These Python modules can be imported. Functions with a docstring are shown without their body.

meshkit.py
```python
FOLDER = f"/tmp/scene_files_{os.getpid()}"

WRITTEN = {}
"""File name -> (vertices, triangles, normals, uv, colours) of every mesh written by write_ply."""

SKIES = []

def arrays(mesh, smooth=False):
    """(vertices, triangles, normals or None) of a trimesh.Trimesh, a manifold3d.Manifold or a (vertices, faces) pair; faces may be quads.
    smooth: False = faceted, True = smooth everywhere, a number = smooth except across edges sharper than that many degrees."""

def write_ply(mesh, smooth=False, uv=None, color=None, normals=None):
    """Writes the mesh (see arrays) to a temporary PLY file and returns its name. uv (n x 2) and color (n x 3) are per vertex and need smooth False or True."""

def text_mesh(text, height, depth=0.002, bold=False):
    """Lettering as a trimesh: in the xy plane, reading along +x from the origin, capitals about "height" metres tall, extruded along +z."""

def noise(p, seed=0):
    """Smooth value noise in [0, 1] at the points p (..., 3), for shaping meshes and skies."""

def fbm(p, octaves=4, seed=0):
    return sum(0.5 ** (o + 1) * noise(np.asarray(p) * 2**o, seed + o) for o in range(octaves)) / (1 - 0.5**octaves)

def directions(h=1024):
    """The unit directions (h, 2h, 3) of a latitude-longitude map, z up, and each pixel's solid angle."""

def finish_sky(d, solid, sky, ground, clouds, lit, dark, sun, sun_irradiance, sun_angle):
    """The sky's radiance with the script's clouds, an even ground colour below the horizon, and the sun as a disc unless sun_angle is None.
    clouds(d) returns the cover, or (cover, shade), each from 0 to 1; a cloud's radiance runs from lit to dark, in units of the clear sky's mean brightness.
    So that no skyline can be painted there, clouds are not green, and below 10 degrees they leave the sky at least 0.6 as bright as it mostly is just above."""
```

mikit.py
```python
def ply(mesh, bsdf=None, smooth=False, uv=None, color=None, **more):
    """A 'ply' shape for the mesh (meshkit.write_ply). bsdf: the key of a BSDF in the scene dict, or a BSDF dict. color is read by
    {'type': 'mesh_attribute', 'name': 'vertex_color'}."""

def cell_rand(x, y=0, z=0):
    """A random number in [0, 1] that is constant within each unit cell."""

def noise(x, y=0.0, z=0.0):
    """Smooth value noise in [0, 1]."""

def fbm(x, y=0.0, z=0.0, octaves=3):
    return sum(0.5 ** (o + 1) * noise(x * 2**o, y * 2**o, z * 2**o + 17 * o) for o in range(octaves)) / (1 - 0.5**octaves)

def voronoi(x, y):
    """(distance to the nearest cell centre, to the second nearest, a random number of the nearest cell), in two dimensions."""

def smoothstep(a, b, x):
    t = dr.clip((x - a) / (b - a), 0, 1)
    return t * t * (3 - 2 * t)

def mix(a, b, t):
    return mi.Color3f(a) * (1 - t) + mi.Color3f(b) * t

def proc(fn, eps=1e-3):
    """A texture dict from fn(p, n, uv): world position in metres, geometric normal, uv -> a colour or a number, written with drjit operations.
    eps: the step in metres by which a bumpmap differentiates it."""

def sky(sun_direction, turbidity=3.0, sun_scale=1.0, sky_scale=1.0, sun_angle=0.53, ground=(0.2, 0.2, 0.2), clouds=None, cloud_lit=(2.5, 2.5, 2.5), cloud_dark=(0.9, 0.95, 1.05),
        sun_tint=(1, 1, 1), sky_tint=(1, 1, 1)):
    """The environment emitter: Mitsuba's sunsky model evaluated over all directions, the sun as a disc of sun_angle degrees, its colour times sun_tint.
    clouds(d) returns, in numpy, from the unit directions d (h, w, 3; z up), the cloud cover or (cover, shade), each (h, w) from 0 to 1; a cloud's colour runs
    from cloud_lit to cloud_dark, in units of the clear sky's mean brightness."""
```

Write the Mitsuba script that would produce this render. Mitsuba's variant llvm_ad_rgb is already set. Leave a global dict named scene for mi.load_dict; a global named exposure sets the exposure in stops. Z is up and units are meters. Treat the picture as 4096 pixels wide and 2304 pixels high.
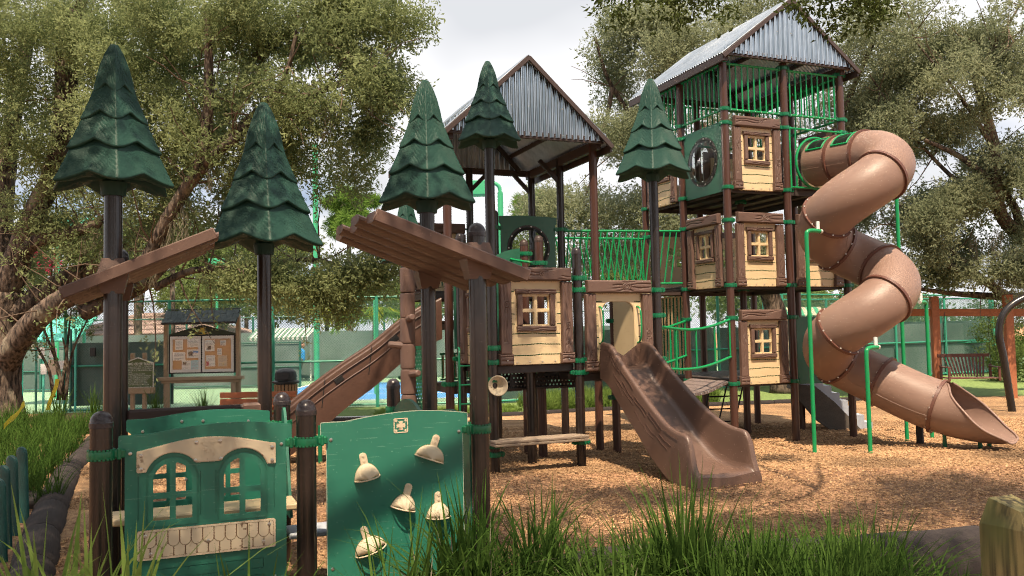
import math, random
import numpy as np, trimesh, mitsuba as mi, drjit as dr, mikit, meshkit
from shapely.geometry import Polygon, Point, box as sbox, LineString
from shapely.ops import unary_union
from shapely import affinity
from mikit import proc, noise, fbm, voronoi, smoothstep, mix, cell_rand

T4 = mi.ScalarTransform4f
scene, labels = {}, {}
# ------------------------------------------------------------------ camera, sky, exposure
FPX, EYE, PITCH, ROLL = 3404.2, 1.75, 0.0526, -0.02          # focal length in px of the 4096 px wide photograph
_cp, _sp, _cr, _sr = math.cos(PITCH), math.sin(PITCH), math.cos(ROLL), math.sin(ROLL)
FW = np.array([0, _cp, _sp]); RT = np.array([_cr, -_sr * _sp, _sr * _cp]); UP = np.array([-_sr, -_cr * _sp, _cr * _cp])
scene['camera'] = {'type': 'perspective', 'fov': math.degrees(2 * math.atan(2048 / FPX)), 'fov_axis': 'x', 'near_clip': 0.05, 'far_clip': 900.0,
                   'to_world': T4().look_at(origin=[0, 0, EYE], target=[0, float(EYE * 0 + FW[1]), float(EYE + FW[2])], up=UP.tolist())}
def cloud_cover(d):
    q = d / np.maximum(d[..., 2:3] + 0.25, 0.05)
    n = meshkit.fbm(np.stack([q[..., 0] * 1.3, q[..., 1] * 1.3, q[..., 2] * 0 + 3.0], -1), 5, 7)
    m = meshkit.fbm(np.stack([q[..., 0] * 2.1 + 9, q[..., 1] * 2.1, q[..., 2] * 0 + 8.0], -1), 4, 11)
    cover = np.clip((n - 0.20) / 0.12, 0, 1)
    shade = np.clip((m - 0.46) / 0.25, 0, 1) * 0.8
    return cover, shade
SUN = np.array([0.10, -1.25, 2.25])
scene['sky'] = mikit.sky(SUN.tolist(), turbidity=3, sun_scale=1.7, sky_scale=1.0, clouds=cloud_cover, cloud_lit=(3.45, 3.45, 3.5), cloud_dark=(2.4, 2.47, 2.6), sun_tint=(1.0, 0.97, 0.92))
exposure = 1.65

# ------------------------------------------------------------------ helpers
def at(px, py, Y):
    "the point at distance Y (metres along y) seen at a pixel of the photograph"
    d = FW + RT * (px - 2048) / FPX - UP * (py - 1152) / FPX
    return d * (Y / d[1]) + np.array([0, 0, EYE])
def on_ground(px, py, z=0.0):
    d = FW + RT * (px - 2048) / FPX - UP * (py - 1152) / FPX
    return d * ((z - EYE) / d[2]) + np.array([0, 0, EYE])
def zof(p, py):
    k = (1152 - py) / FPX; a = UP - k * FW
    return -((p[0] * a[0] + p[1] * a[1]) / a[2]) + EYE
def grid(o, yaw, su=1.22, sv=1.22):
    o = np.array(o, float); u = np.array([math.cos(yaw), math.sin(yaw)]); v = np.array([-u[1], u[0]])
    return lambda i, j: o + u * i * su + v * j * sv
YAW, TYAW = 0.39, 0.3844
H_ = grid((-2.48, 5.14), YAW, 1.208, 1.22)            # toy house posts
C_ = grid((-0.26, 10.84), YAW)           # middle platform and roofed platform
T_ = grid((3.53, 13.762), TYAW, 1.22, 1.2746)   # tower
def sstep(a, b, x):
    t = np.clip((np.asarray(x, float) - a) / (b - a), 0, 1); return t * t * (3 - 2 * t)
def zg(x, y):
    "height of the ground"
    x, y = np.asarray(x, float), np.asarray(y, float); yk = np.interp(x, [.45, 2.2, 4.15, 6.5, 10], [6.3, 6.62, 7.1, 8.2, 10.5])
    return -0.13 * sstep(11.0, 14.5, y) - 0.09 * sstep(18.0, 22.0, y) - 0.27 * sstep(-.05, .18, yk - y) * sstep(.2, 1.2, x) * (1 - sstep(9, 12, x))

def cat(ms):
    vs, fs, n = [], [], 0
    for v, f in ms:
        vs.append(np.asarray(v, float)); fs.append(np.asarray(f, int) + n); n += len(v)
    return np.vstack(vs), np.vstack(fs)
def tm(m): return np.array(m.vertices), np.array(m.faces)
def mv(m, d): return m[0] + np.asarray(d, float), m[1]
def xf(m, M): return m[0] @ M[:3, :3].T + M[:3, 3], (m[1] if np.linalg.det(M[:3, :3]) > 0 else m[1][:, ::-1])
def frame(o, yaw=0.0, z=None):
    o = list(o) + ([0.0] if len(o) == 2 else []); 
    if z is not None: o[2] = z
    M = np.eye(4); c, s = math.cos(yaw), math.sin(yaw); M[:3, 0] = (c, s, 0); M[:3, 1] = (-s, c, 0); M[:3, 3] = o; return M
def rot(axis, a):
    return trimesh.transformations.rotation_matrix(a, axis)
def tr(*d): return trimesh.transformations.translation_matrix(d)
_S = np.array([(x, y, z) for x in (-1, 1) for y in (-1, 1) for z in (-1, 1)], float)
_P = np.vstack([_S * np.array(w) for w in ((1, .9, .9), (.9, 1, .9), (.9, .9, 1))])
_HF = None
def box(sx, sy, sz, c=0.006, at=(0, 0, 0), rz=0.0):
    global _HF
    if _HF is None:
        from scipy.spatial import ConvexHull
        q = ConvexHull(_P); f = q.simplices.copy()
        for k, t in enumerate(f):
            n = np.cross(_P[t[1]] - _P[t[0]], _P[t[2]] - _P[t[0]])
            if n @ _P[t].mean(0) < 0: f[k] = t[::-1]
        _HF = f
    h = np.array([sx, sy, sz]) / 2; c = min(c, h.min() * 0.45)
    v = np.vstack([_S * (h - c * (1 - np.array(w))) for w in ((1, 0, 0), (0, 1, 0), (0, 0, 1))])
    if rz: v = v @ rot([0, 0, 1], rz)[:3, :3].T
    return v + np.array(at, float), _HF
def plainbox(sx, sy, sz, at=(0, 0, 0)):
    return np.array(_S * np.array([sx, sy, sz]) / 2 + np.array(at, float)), np.array([[0, 1, 3], [0, 3, 2], [4, 6, 7], [4, 7, 5], [0, 4, 5], [0, 5, 1], [2, 3, 7], [2, 7, 6], [0, 2, 6], [0, 6, 4], [1, 5, 7], [1, 7, 3]])
def between(a, b, w, d=None, c=0.004, up=(0, 0, 1)):
    "a bar from a to b"
    a, b = np.asarray(a, float), np.asarray(b, float); t = b - a; L = np.linalg.norm(t); t /= L
    s = np.cross(up, t); s = s / np.linalg.norm(s) if np.linalg.norm(s) > 1e-6 else np.array([1.0, 0, 0]); n = np.cross(t, s)
    M = np.eye(4); M[:3, 0], M[:3, 1], M[:3, 2], M[:3, 3] = t, s, n, (a + b) / 2
    return xf(box(L, w, d or w, c), M)
def smooth_path(pts, n=8):
    p = np.asarray(pts, float); k = len(p)
    if k < 3: return p
    q = np.vstack([2 * p[0] - p[1], p, 2 * p[-1] - p[-2]]); out = []
    for i in range(k - 1):
        a, b, c, d = q[i:i + 4]
        for t in np.arange(n) / n:
            out.append(0.5 * (2 * b + (c - a) * t + (2 * a - 5 * b + 4 * c - d) * t * t + (3 * b - a - 3 * c + d) * t ** 3))
    return np.vstack(out + [p[-1]])
def frames(p):
    t = np.gradient(p, axis=0); t /= np.linalg.norm(t, axis=1, keepdims=True) + 1e-12
    a = np.cross(t[0], [0, 0, 1.0]); a = a if np.linalg.norm(a) > 1e-3 else np.array([1.0, 0, 0]); a /= np.linalg.norm(a); A = []
    for k in range(len(p)):
        a = a - t[k] * (a @ t[k]); a /= np.linalg.norm(a); A.append(a)
    A = np.array(A); return t, A, np.cross(t, A)
def tube(pts, r, sides=10, caps=True, bump=None):
    p = np.asarray(pts, float); t, A, B = frames(p); n = len(p); r = np.broadcast_to(r, (n,)).astype(float)
    an = np.arange(sides) * 2 * math.pi / sides
    rr = r[:, None] * np.ones(sides)
    if bump is not None: rr = rr * bump(p, an)
    v = (p[:, None] + rr[..., None] * (np.cos(an)[None, :, None] * A[:, None] + np.sin(an)[None, :, None] * B[:, None])).reshape(-1, 3)
    i, j = np.meshgrid(np.arange(n - 1), np.arange(sides), indexing='ij')
    q = np.stack([i * sides + j, i * sides + (j + 1) % sides, (i + 1) * sides + (j + 1) % sides, (i + 1) * sides + j], -1).reshape(-1, 4)
    f = np.vstack([q[:, [0, 1, 2]], q[:, [0, 2, 3]]])
    if caps:
        v = np.vstack([v, p[0], p[-1]]); k = np.arange(sides); e = (n - 1) * sides
        f = np.vstack([f, np.stack([(k + 1) % sides, k, k * 0 + n * sides], 1), np.stack([e + k, e + (k + 1) % sides, k * 0 + n * sides + 1], 1)])
    return v, f
def lathe(prof, sides=20):
    return tm(trimesh.creation.revolve(np.asarray(prof, float), sections=sides))
def gridmesh(P, flip=False, closed=False):
    "P (n, m, 3) as a surface"
    n, m = P.shape[:2]; mm = m if closed else m - 1
    i, j = np.meshgrid(np.arange(n - 1), np.arange(mm), indexing='ij')
    q = np.stack([i * m + j, i * m + (j + 1) % m, (i + 1) * m + (j + 1) % m, (i + 1) * m + j], -1).reshape(-1, 4)
    f = np.vstack([q[:, [0, 1, 2]], q[:, [0, 2, 3]]])
    return P.reshape(-1, 3), f[:, ::-1] if flip else f
def slab(poly, th, y0=0.0):
    "a polygon in (x, z) as a slab from y0 to y0 + th"
    ms = []
    for g in getattr(poly, 'geoms', [poly]):
        v, f = tm(trimesh.creation.extrude_polygon(g, th, engine='earcut'))
        ms.append((np.stack([v[:, 0], y0 + th - v[:, 2], v[:, 1]], 1), f))
    return cat(ms)
def bslab(poly, th, y0=0.0, b=0.006):
    "the same with its front edge chamfered by a step"
    return cat([slab(poly, th - b, y0 + b), slab(poly.buffer(-b), th, y0)])
def rrect(x0, z0, x1, z1, r=0.02):
    return sbox(x0 + r, z0 + r, x1 - r, z1 - r).buffer(r, 4)

_used = {}
def uniq(key):
    n = _used.get(key, -1) + 1; _used[key] = n
    return key if n == 0 else f'{key}_{n:03d}'
def shape(mesh, mat, smooth=30): return mikit.ply(mesh, mat, smooth=smooth)
_shared = {}
def shared(name, fn, mat, smooth=30):
    if name not in _shared: _shared[name] = shape(fn(), mat, smooth)
    return _shared[name]
def put(key, ply, M=None):
    key = uniq(key); scene[key] = ply if M is None else {**ply, 'to_world': T4(M)}
    if key.rpartition('__')[2].rstrip('0123456789').rstrip('_') in ('bolt', 'seam', 'rivet', 'screw', 'strings', 'grain_line', 'print', 'slat_rail', 'back_rail'): labels.setdefault(key, {})['kind'] = 'stuff'
    return key
def add(key, mesh, mat, M=None, smooth=30): return put(key, shape(mesh, mat, smooth), M)
def tag(key, label=None, cat=None, group=None, kind=None):
    d = labels.setdefault(key, {})
    for k, x in (('label', label), ('category', cat), ('group', group), ('kind', kind)):
        if x: d[k] = x
    return key
def thing(name, label, cat, group=None): return tag(uniq(name), label, cat, group)

# ------------------------------------------------------------------ materials
def pr(name, col, rough=0.5, two=True, **k):
    b = {'type': 'principled', 'base_color': {'type': 'rgb', 'value': list(col)} if isinstance(col, (tuple, list)) else proc(col), 'roughness': rough if not callable(rough) else proc(rough), 'specular': 0.5, **k}
    scene[name] = {'type': 'twosided', 'b': b} if two else b
def bumped(name, fn, scale=1.0, eps=1e-3):
    b = scene[name]; inner = b.pop('b') if b['type'] == 'twosided' else b
    scene[name] = {'type': 'twosided', 'b': {'type': 'bumpmap', 'arbitrary': proc(fn, eps), 'scale': scale, 'bsdf': inner}}
def speck(a, b, s=9.0, s2=120.0, amt=0.5):
    a, b = mi.Color3f(*a), mi.Color3f(*b)
    def fn(p, n, uv):
        t = fbm(p.x * s, p.y * s, p.z * s, 3) * (1 - amt) + noise(p.x * s2, p.y * s2, p.z * s2) * amt
        return a * (1 - t) + b * t
    return fn
def worn(a, b, c, s, k=1.0):
    "plastic or paint with faded patches, fine scratches and pale scuffs"
    a, b, c = mi.Color3f(*a), mi.Color3f(*b), mi.Color3f(*c)
    def fn(p, n, uv):
        t = fbm(p.x * s, p.y * s, p.z * s, 4); sc = noise(p.x * 9 + p.z * 40, p.y * 9 - p.z * 30, p.z * 110); fl = noise(p.x * 55, p.y * 55, p.z * 55)
        q = smoothstep(0.80, 0.92, sc) * smoothstep(0.45, 0.65, t) * 0.55 * k + smoothstep(0.88, 0.95, fl) * 0.6 * k
        return (a * (1 - t) + b * t) * (1 - q) + c * q
    return fn
pr('m_post_brown', (0.062, 0.026, 0.018), 0.3, clearcoat=0.4)
pr('m_post', worn((0.008, 0.0055, 0.005), (0.020, 0.012, 0.010), (0.08, 0.06, 0.05), 2.5, .6), 0.24, clearcoat=0.6, clearcoat_gloss=0.9)
pr('m_cap', speck((0.012, 0.009, 0.010), (0.05, 0.04, 0.045), 30, 200), 0.3)
pr('m_clamp', (0.004, 0.125, 0.055), 0.3)
pr('m_green', (0.003, 0.235, 0.075), 0.3, clearcoat=0.4)
pr('m_panel', worn((0.014, 0.118, 0.080), (0.026, 0.165, 0.112), (0.13, 0.27, 0.21), 3.0, .8), 0.40)
pr('m_panel_edge', (0.33, 0.38, 0.30), 0.5)
pr('m_tree', speck((0.011, 0.044, 0.034), (0.015, 0.058, 0.044), 4, 150, 0.2), 0.55, specular=0.3)
pr('m_bubblepanel', speck((0.014, 0.095, 0.055), (0.020, 0.115, 0.068), 3, 250, 0.3), 0.4)
pr('m_log', worn((0.090, 0.052, 0.041), (0.155, 0.094, 0.074), (0.27, 0.19, 0.155), 4, .5), 0.5)
pr('m_tan', worn((0.56, 0.43, 0.25), (0.68, 0.53, 0.325), (0.36, 0.25, 0.13), 2.5, .45), 0.5)
pr('m_seam', (0.05, 0.075, 0.03), 0.7)
def dirty(p, n, uv):
    t = fbm(p.x * 14, p.y * 14, p.z * 14, 3); s = noise(p.x * 60, p.y * 60, p.z * 60)
    d = smoothstep(0.62, 0.78, t) * smoothstep(0.55, 0.75, s)
    return mix((0.54, 0.45, 0.32), (0.14, 0.08, 0.045), d * 0.9) * (0.88 + 0.2 * t)
pr('m_cream', dirty, 0.7)
pr('m_grime', (0.20, 0.125, 0.075), 0.8)
pr('m_slide', worn((0.075, 0.043, 0.032), (0.145, 0.088, 0.068), (0.26, 0.19, 0.155), 2.2), 0.42)
pr('m_tube', worn((0.185, 0.112, 0.086), (0.285, 0.186, 0.148), (0.38, 0.29, 0.24), 1.5), 0.48)
pr('m_flange', (0.12, 0.052, 0.038), 0.45)
pr('m_logslide', speck((0.055, 0.027, 0.018), (0.095, 0.048, 0.033), 5, 90, 0.3), 0.42)
pr('m_dark', (0.022, 0.017, 0.016), 0.5)
pr('m_deck', speck((0.030, 0.023, 0.021), (0.052, 0.040, 0.036), 10, 160), 0.55)
pr('m_ramp', speck((0.12, 0.09, 0.085), (0.19, 0.15, 0.14), 10, 160), 0.5)
def galv(p, n, uv):
    a = fbm(p.x * 9, p.y * 9, p.z * 3, 4); b = noise(p.x * 70, p.y * 70, p.z * 12)
    return mix((0.46, 0.51, 0.55), (0.62, 0.67, 0.72), smoothstep(0.25, 0.75, a * 0.75 + b * 0.25))
def galvr(p, n, uv): return 0.15 + 0.10 * fbm(p.x * 5, p.y * 5, p.z * 2, 3)
pr('m_galv', galv, galvr, metallic=0.97)
pr('m_bolt', (0.62, 0.60, 0.57), 0.25, metallic=1.0)
pr('m_trim', (0.050, 0.032, 0.028), 0.45)
pr('m_black', (0.012, 0.012, 0.012), 0.4)
pr('m_blackpipe', (0.010, 0.007, 0.006), 0.25, clearcoat=0.5)
pr('m_grey', (0.33, 0.36, 0.42), 0.6)
pr('m_wood', speck((0.27, 0.19, 0.12), (0.44, 0.33, 0.22), 6, 60), 0.7)
def oldwood(p, n, uv):
    g = fbm(p.x * 70, p.y * 70, p.z * 3.5, 4); k = fbm(p.x * 6, p.y * 6, p.z * 6, 2)
    return mix(mix((0.030, 0.025, 0.010), (0.20, 0.165, 0.070), smoothstep(.25, .75, g)), (0.08, 0.09, 0.026), smoothstep(0.45, 0.7, k))
pr('m_plank', speck((0.13, 0.095, 0.07), (0.26, 0.205, 0.155), 12, 90), 0.75)
pr('m_awning', (0.11, 0.21, 0.155), 0.8)
pr('m_awningwhite', (0.5, 0.52, 0.48), 0.8)
pr('m_print', (0.35, 0.35, 0.37), 0.8)
pr('m_timber', oldwood, 0.75)
pr('m_redwood', speck((0.27, 0.085, 0.035), (0.40, 0.145, 0.065), 8, 60), 0.6)
pr('m_shingle', speck((0.045, 0.065, 0.072), (0.16, 0.20, 0.21), 5, 50), 0.85)
pr('m_cork', speck((0.46, 0.24, 0.09), (0.58, 0.33, 0.14), 20, 200), 0.8)
pr('m_paper', (0.78, 0.77, 0.74), 0.8)
pr('m_paper_tan', (0.62, 0.50, 0.36), 0.8)
pr('m_blue', (0.06, 0.22, 0.55), 0.7)
pr('m_shirt', (0.04, 0.30, 0.72), 0.8)
pr('m_skin', (0.42, 0.23, 0.16), 0.6)
pr('m_shorts', (0.16, 0.17, 0.15), 0.8)
pr('m_hair', (0.03, 0.02, 0.015), 0.7)
pr('m_red', (0.45, 0.05, 0.08), 0.6)
pr('m_alu', (0.60, 0.58, 0.55), 0.35, metallic=0.3)
pr('m_signgreen', (0.085, 0.115, 0.035), 0.5)
pr('m_pediment', (0.030, 0.040, 0.022), 0.6)
pr('m_gold', (0.62, 0.46, 0.07), 0.5)
pr('m_white', (0.75, 0.75, 0.72), 0.6)
pr('m_fence', (0.035, 0.26, 0.17), 0.45)
pr('m_chain', (0.045, 0.125, 0.095), 0.5)
pr('m_fencedark', (0.02, 0.12, 0.09), 0.45)
pr('m_lamp', (0.05, 0.38, 0.19), 0.5)
def screen(p, n, uv):
    t = fbm(p.x * 0.8, p.y * 0.8, p.z * 0.5, 3)
    return mix((0.080, 0.122, 0.112), (0.165, 0.22, 0.205), smoothstep(0.3, 0.75, t))
pr('m_screen', screen, 0.85)
pr('m_courtgreen', speck((0.15, 0.25, 0.155), (0.19, 0.30, 0.19), 0.6, 20, 0.3), 0.75)
pr('m_courtblue', speck((0.05, 0.19, 0.44), (0.065, 0.22, 0.50), 0.6, 20, 0.3), 0.75)
pr('m_roofpink', speck((0.24, 0.17, 0.15), (0.34, 0.26, 0.235), 2, 12), 0.85)
pr('m_wall', speck((0.40, 0.37, 0.33), (0.48, 0.45, 0.41), 1, 20), 0.85)
pr('m_turquoise', (0.10, 0.52, 0.40), 0.6)
def tape(p, n, uv): return mi.Color3f(0.72, 0.60, 0.03) * (0.8 + 0.3 * noise(p.x * 20, p.y * 20, p.z * 20))
pr('m_tape', tape, 0.5)
pr('m_picket', speck((0.006, 0.050, 0.045), (0.018, 0.095, 0.085), 8, 100), 0.4)
pr('m_rock', speck((0.035, 0.03, 0.026), (0.10, 0.085, 0.07), 12, 90), 0.8)
pr('m_kerb', speck((0.013, 0.010, 0.010), (0.036, 0.027, 0.026), 4, 200, 0.4), 0.9)
scene['m_glass'] = {'type': 'thindielectric'}
scene['m_bubble'] = {'type': 'thindielectric', 'specular_transmittance': {'type': 'rgb', 'value': [0.60, 0.62, 0.60]}, 'specular_reflectance': {'type': 'rgb', 'value': [0.3, 0.3, 0.3]}}
def bark(p, n, uv):
    a = fbm(p.x * 20, p.y * 20, p.z * 4.5, 4); l = fbm(p.x * 1.7 + 5, p.y * 1.7, p.z * 1.7, 3)
    c = mix((0.022, 0.016, 0.013), (0.165, 0.120, 0.090), smoothstep(0.25, 0.75, a))
    return mix(c, (0.34, 0.30, 0.22), smoothstep(0.58, 0.72, l) * 0.55)
pr('m_bark', bark, 0.9); bumped('m_bark', lambda p, n, uv: fbm(p.x * 20, p.y * 20, p.z * 4.5, 3) * 0.05, 1.0, 4e-3)
pr('m_twig', (0.13, 0.09, 0.065), 0.9)
def leafmat(name, a, b, trans=0.7, s=1.3, rough=0.45):
    A, B = mi.Color3f(*a), mi.Color3f(*b)
    def fn(p, n, uv):
        t = 0.55 * noise(p.x * s, p.y * s, p.z * s) + 0.45 * cell_rand(p.x * 14, p.y * 14, p.z * 14)
        return A * (1 - t) + B * t
    scene[name] = {'type': 'principledthin', 'base_color': proc(fn), 'roughness': rough, 'diff_trans': trans, 'eta': 1.4, 'spec_trans': 0.0}
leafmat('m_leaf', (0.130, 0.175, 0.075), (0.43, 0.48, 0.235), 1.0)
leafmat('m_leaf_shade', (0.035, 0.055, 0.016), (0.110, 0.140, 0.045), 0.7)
leafmat('m_leaf_right', (0.15, 0.185, 0.105), (0.46, 0.49, 0.31), 1.0)
leafmat('m_leaf_far', (0.110, 0.170, 0.060), (0.260, 0.320, 0.120), 0.9, 0.4)
leafmat('m_leaf_pine', (0.130, 0.240, 0.050), (0.280, 0.420, 0.100), 0.9, 0.8)
leafmat('m_leaf_hedge', (0.050, 0.090, 0.022), (0.150, 0.200, 0.060), 0.7, 1.0)
leafmat('m_blade', (0.030, 0.075, 0.014), (0.100, 0.170, 0.038), 0.75, 3.0, 0.32)
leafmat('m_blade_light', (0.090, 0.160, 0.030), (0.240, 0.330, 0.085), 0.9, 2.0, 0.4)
leafmat('m_moss', (0.20, 0.18, 0.13), (0.34, 0.30, 0.22), 0.8, 2.0, 0.7)
leafmat('m_dryleaf', (0.10, 0.055, 0.03), (0.36, 0.24, 0.13), 0.5, 5.0, 0.7)
leafmat('m_yellowleaf', (0.30, 0.36, 0.03), (0.55, 0.56, 0.06), 0.9, 2.0)
leafmat('m_pink', (0.45, 0.03, 0.10), (0.65, 0.10, 0.18), 0.9, 2.0)
def scuffed(p):
    "dark fines laid bare in the hollows at the slide ends and along the paths feet take"
    o = mi.Float(0)
    for x, y, r in ((2.55, 9.1, 1.1), (7.0, 11.6, 1.0), (.6, 9.6, .9), (-3.4, 11.4, .9), (4.6, 11.0, .8)):
        d = dr.sqrt(dr.square(p.x - x) + dr.square(p.y - y)) / r + 0.7 * (fbm(p.x * 2.2, p.y * 2.2, 0, 3) - 0.5); o = dr.maximum(o, smoothstep(1.0, 0.35, d))
    return 1 - 0.42 * o
def mulch_base(p, n, uv):
    d, e, r = voronoi(p.x * 38, p.y * 38); big = fbm(p.x * 0.9, p.y * 0.9, 0, 4); r2 = voronoi(p.x * 75 + 3, p.y * 52)[2]
    c = mix((0.20, 0.105, 0.052), (0.49, 0.31, 0.165), r * 0.6 + r2 * 0.4)
    return c * scuffed(p) * (0.42 + 1.0 * big) * (0.55 + 0.45 * smoothstep(0.0, 0.25, e - d))
pr('m_mulch', mulch_base, 0.9); bumped('m_mulch', lambda p, n, uv: voronoi(p.x * 38, p.y * 38)[2] * 0.02 + voronoi(p.x * 75 + 3, p.y * 52)[2] * 0.012, 1.0, 6e-3)
def chipc(p, n, uv):
    r = cell_rand(p.x * 31, p.y * 31, p.z * 31 + 7); b = fbm(p.x * 0.9, p.y * 0.9, 0, 3)
    return mix((0.18, 0.092, 0.045), (0.58, 0.375, 0.205), r) * (0.40 + 1.05 * b) * scuffed(p)
pr('m_chip', chipc, 0.85)
def soil(p, n, uv):
    r = voronoi(p.x * 30, p.y * 30)[2]; b = fbm(p.x * 0.7, p.y * 0.7, 0, 4)
    return mix((0.13, 0.065, 0.035), (0.33, 0.19, 0.105), r) * (0.65 + 0.6 * b)
pr('m_soil', soil, 0.95)
def lawn(p, n, uv):
    b = fbm(p.x * 0.5, p.y * 0.5, 0, 4); r = noise(p.x * 25, p.y * 25)
    return mix((0.05, 0.085, 0.022), (0.13, 0.18, 0.055), b * 0.6 + r * 0.4)
pr('m_lawn', lawn, 0.95)
pr('m_path', speck((0.34, 0.33, 0.31), (0.46, 0.45, 0.43), 1.5, 40), 0.9)
pr('m_blackglass', (0.012, 0.016, 0.014), 0.08, specular=0.7)
pr('m_redwood2', speck((0.25, 0.13, 0.06), (0.40, 0.22, 0.10), 8, 60), 0.6)
pr('m_palepaper', (0.35, 0.60, 0.68), 0.8)
pr('m_bench', speck((0.055, 0.018, 0.012), (0.16, 0.060, 0.042), 10, 60), 0.5)

# ------------------------------------------------------------------ ground
def sheet(xs, ys, dz=0.0, poly=None):
    X, Y = np.meshgrid(xs, ys, indexing='ij'); P = np.stack([X, Y, zg(X, Y) + dz], -1)
    v, f = gridmesh(P)
    if poly is not None:
        c = v[f].mean(1); import shapely
        f = f[shapely.contains_xy(poly, c[:, 0], c[:, 1])]
    return v, f
def polysheet(poly, dz, step=0.6):
    "a polygon as a draped sheet"
    ms = []
    x0, y0, x1, y1 = poly.bounds
    for i in np.arange(math.floor(y0 / step) * step, y1, step):
        for g in getattr(poly.intersection(sbox(x0, i, x1, i + step)), 'geoms', [poly.intersection(sbox(x0, i, x1, i + step))]):
            if g.geom_type != 'Polygon' or g.area < 1e-6: continue
            v, f = trimesh.creation.triangulate_polygon(g, engine='earcut'); v = np.asarray(v)
            ms.append((np.column_stack([v[:, 0], v[:, 1], zg(v[:, 0], v[:, 1]) + dz]), f))
    v, f = cat(ms); n = np.cross(v[f[:, 1]] - v[f[:, 0]], v[f[:, 2]] - v[f[:, 0]])[:, 2]
    f[n < 0] = f[n < 0][:, ::-1]; return v, f
far = np.r_[-400, -150, -60, -30, -20, -14, -10, -6, -3, np.arange(0, 12.1, .4), 14, 20, 30, 60, 150, 400.0]
ys = np.r_[-300, -100, -30, -10, -3, 0, 3, np.arange(5, 11.1, .2), np.array([11.5, 12, 12.5, 13, 13.5, 14, 14.5, 16, 18, 19, 20, 21, 22, 26, 34, 60, 120, 400.0])]
tag(add('ground', sheet(far, ys, -0.024), 'm_soil', smooth=True), kind='structure', label='brown soil and pine straw ground around the playground', cat='ground')
KERB = [(-9.2, 19.5), (-6.9, 13.6), (-5.6, 10.6), (-4.35, 7.9), (-3.45, 6.0), (-3.1, 4.4), (-1.4, 4.6), (0.45, 6.3), (2.2, 6.62), (4.15, 7.1), (6.5, 8.2), (10, 10.5), (13.5, 15), (15.5, 19.0), (15, 23.2)]
KB = [(12.0, 23.2), (6.0, 22.2), (2.1, 21.2), (-0.2, 20.0), (-3.0, 19.4), (-6.0, 19.4)]
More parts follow.
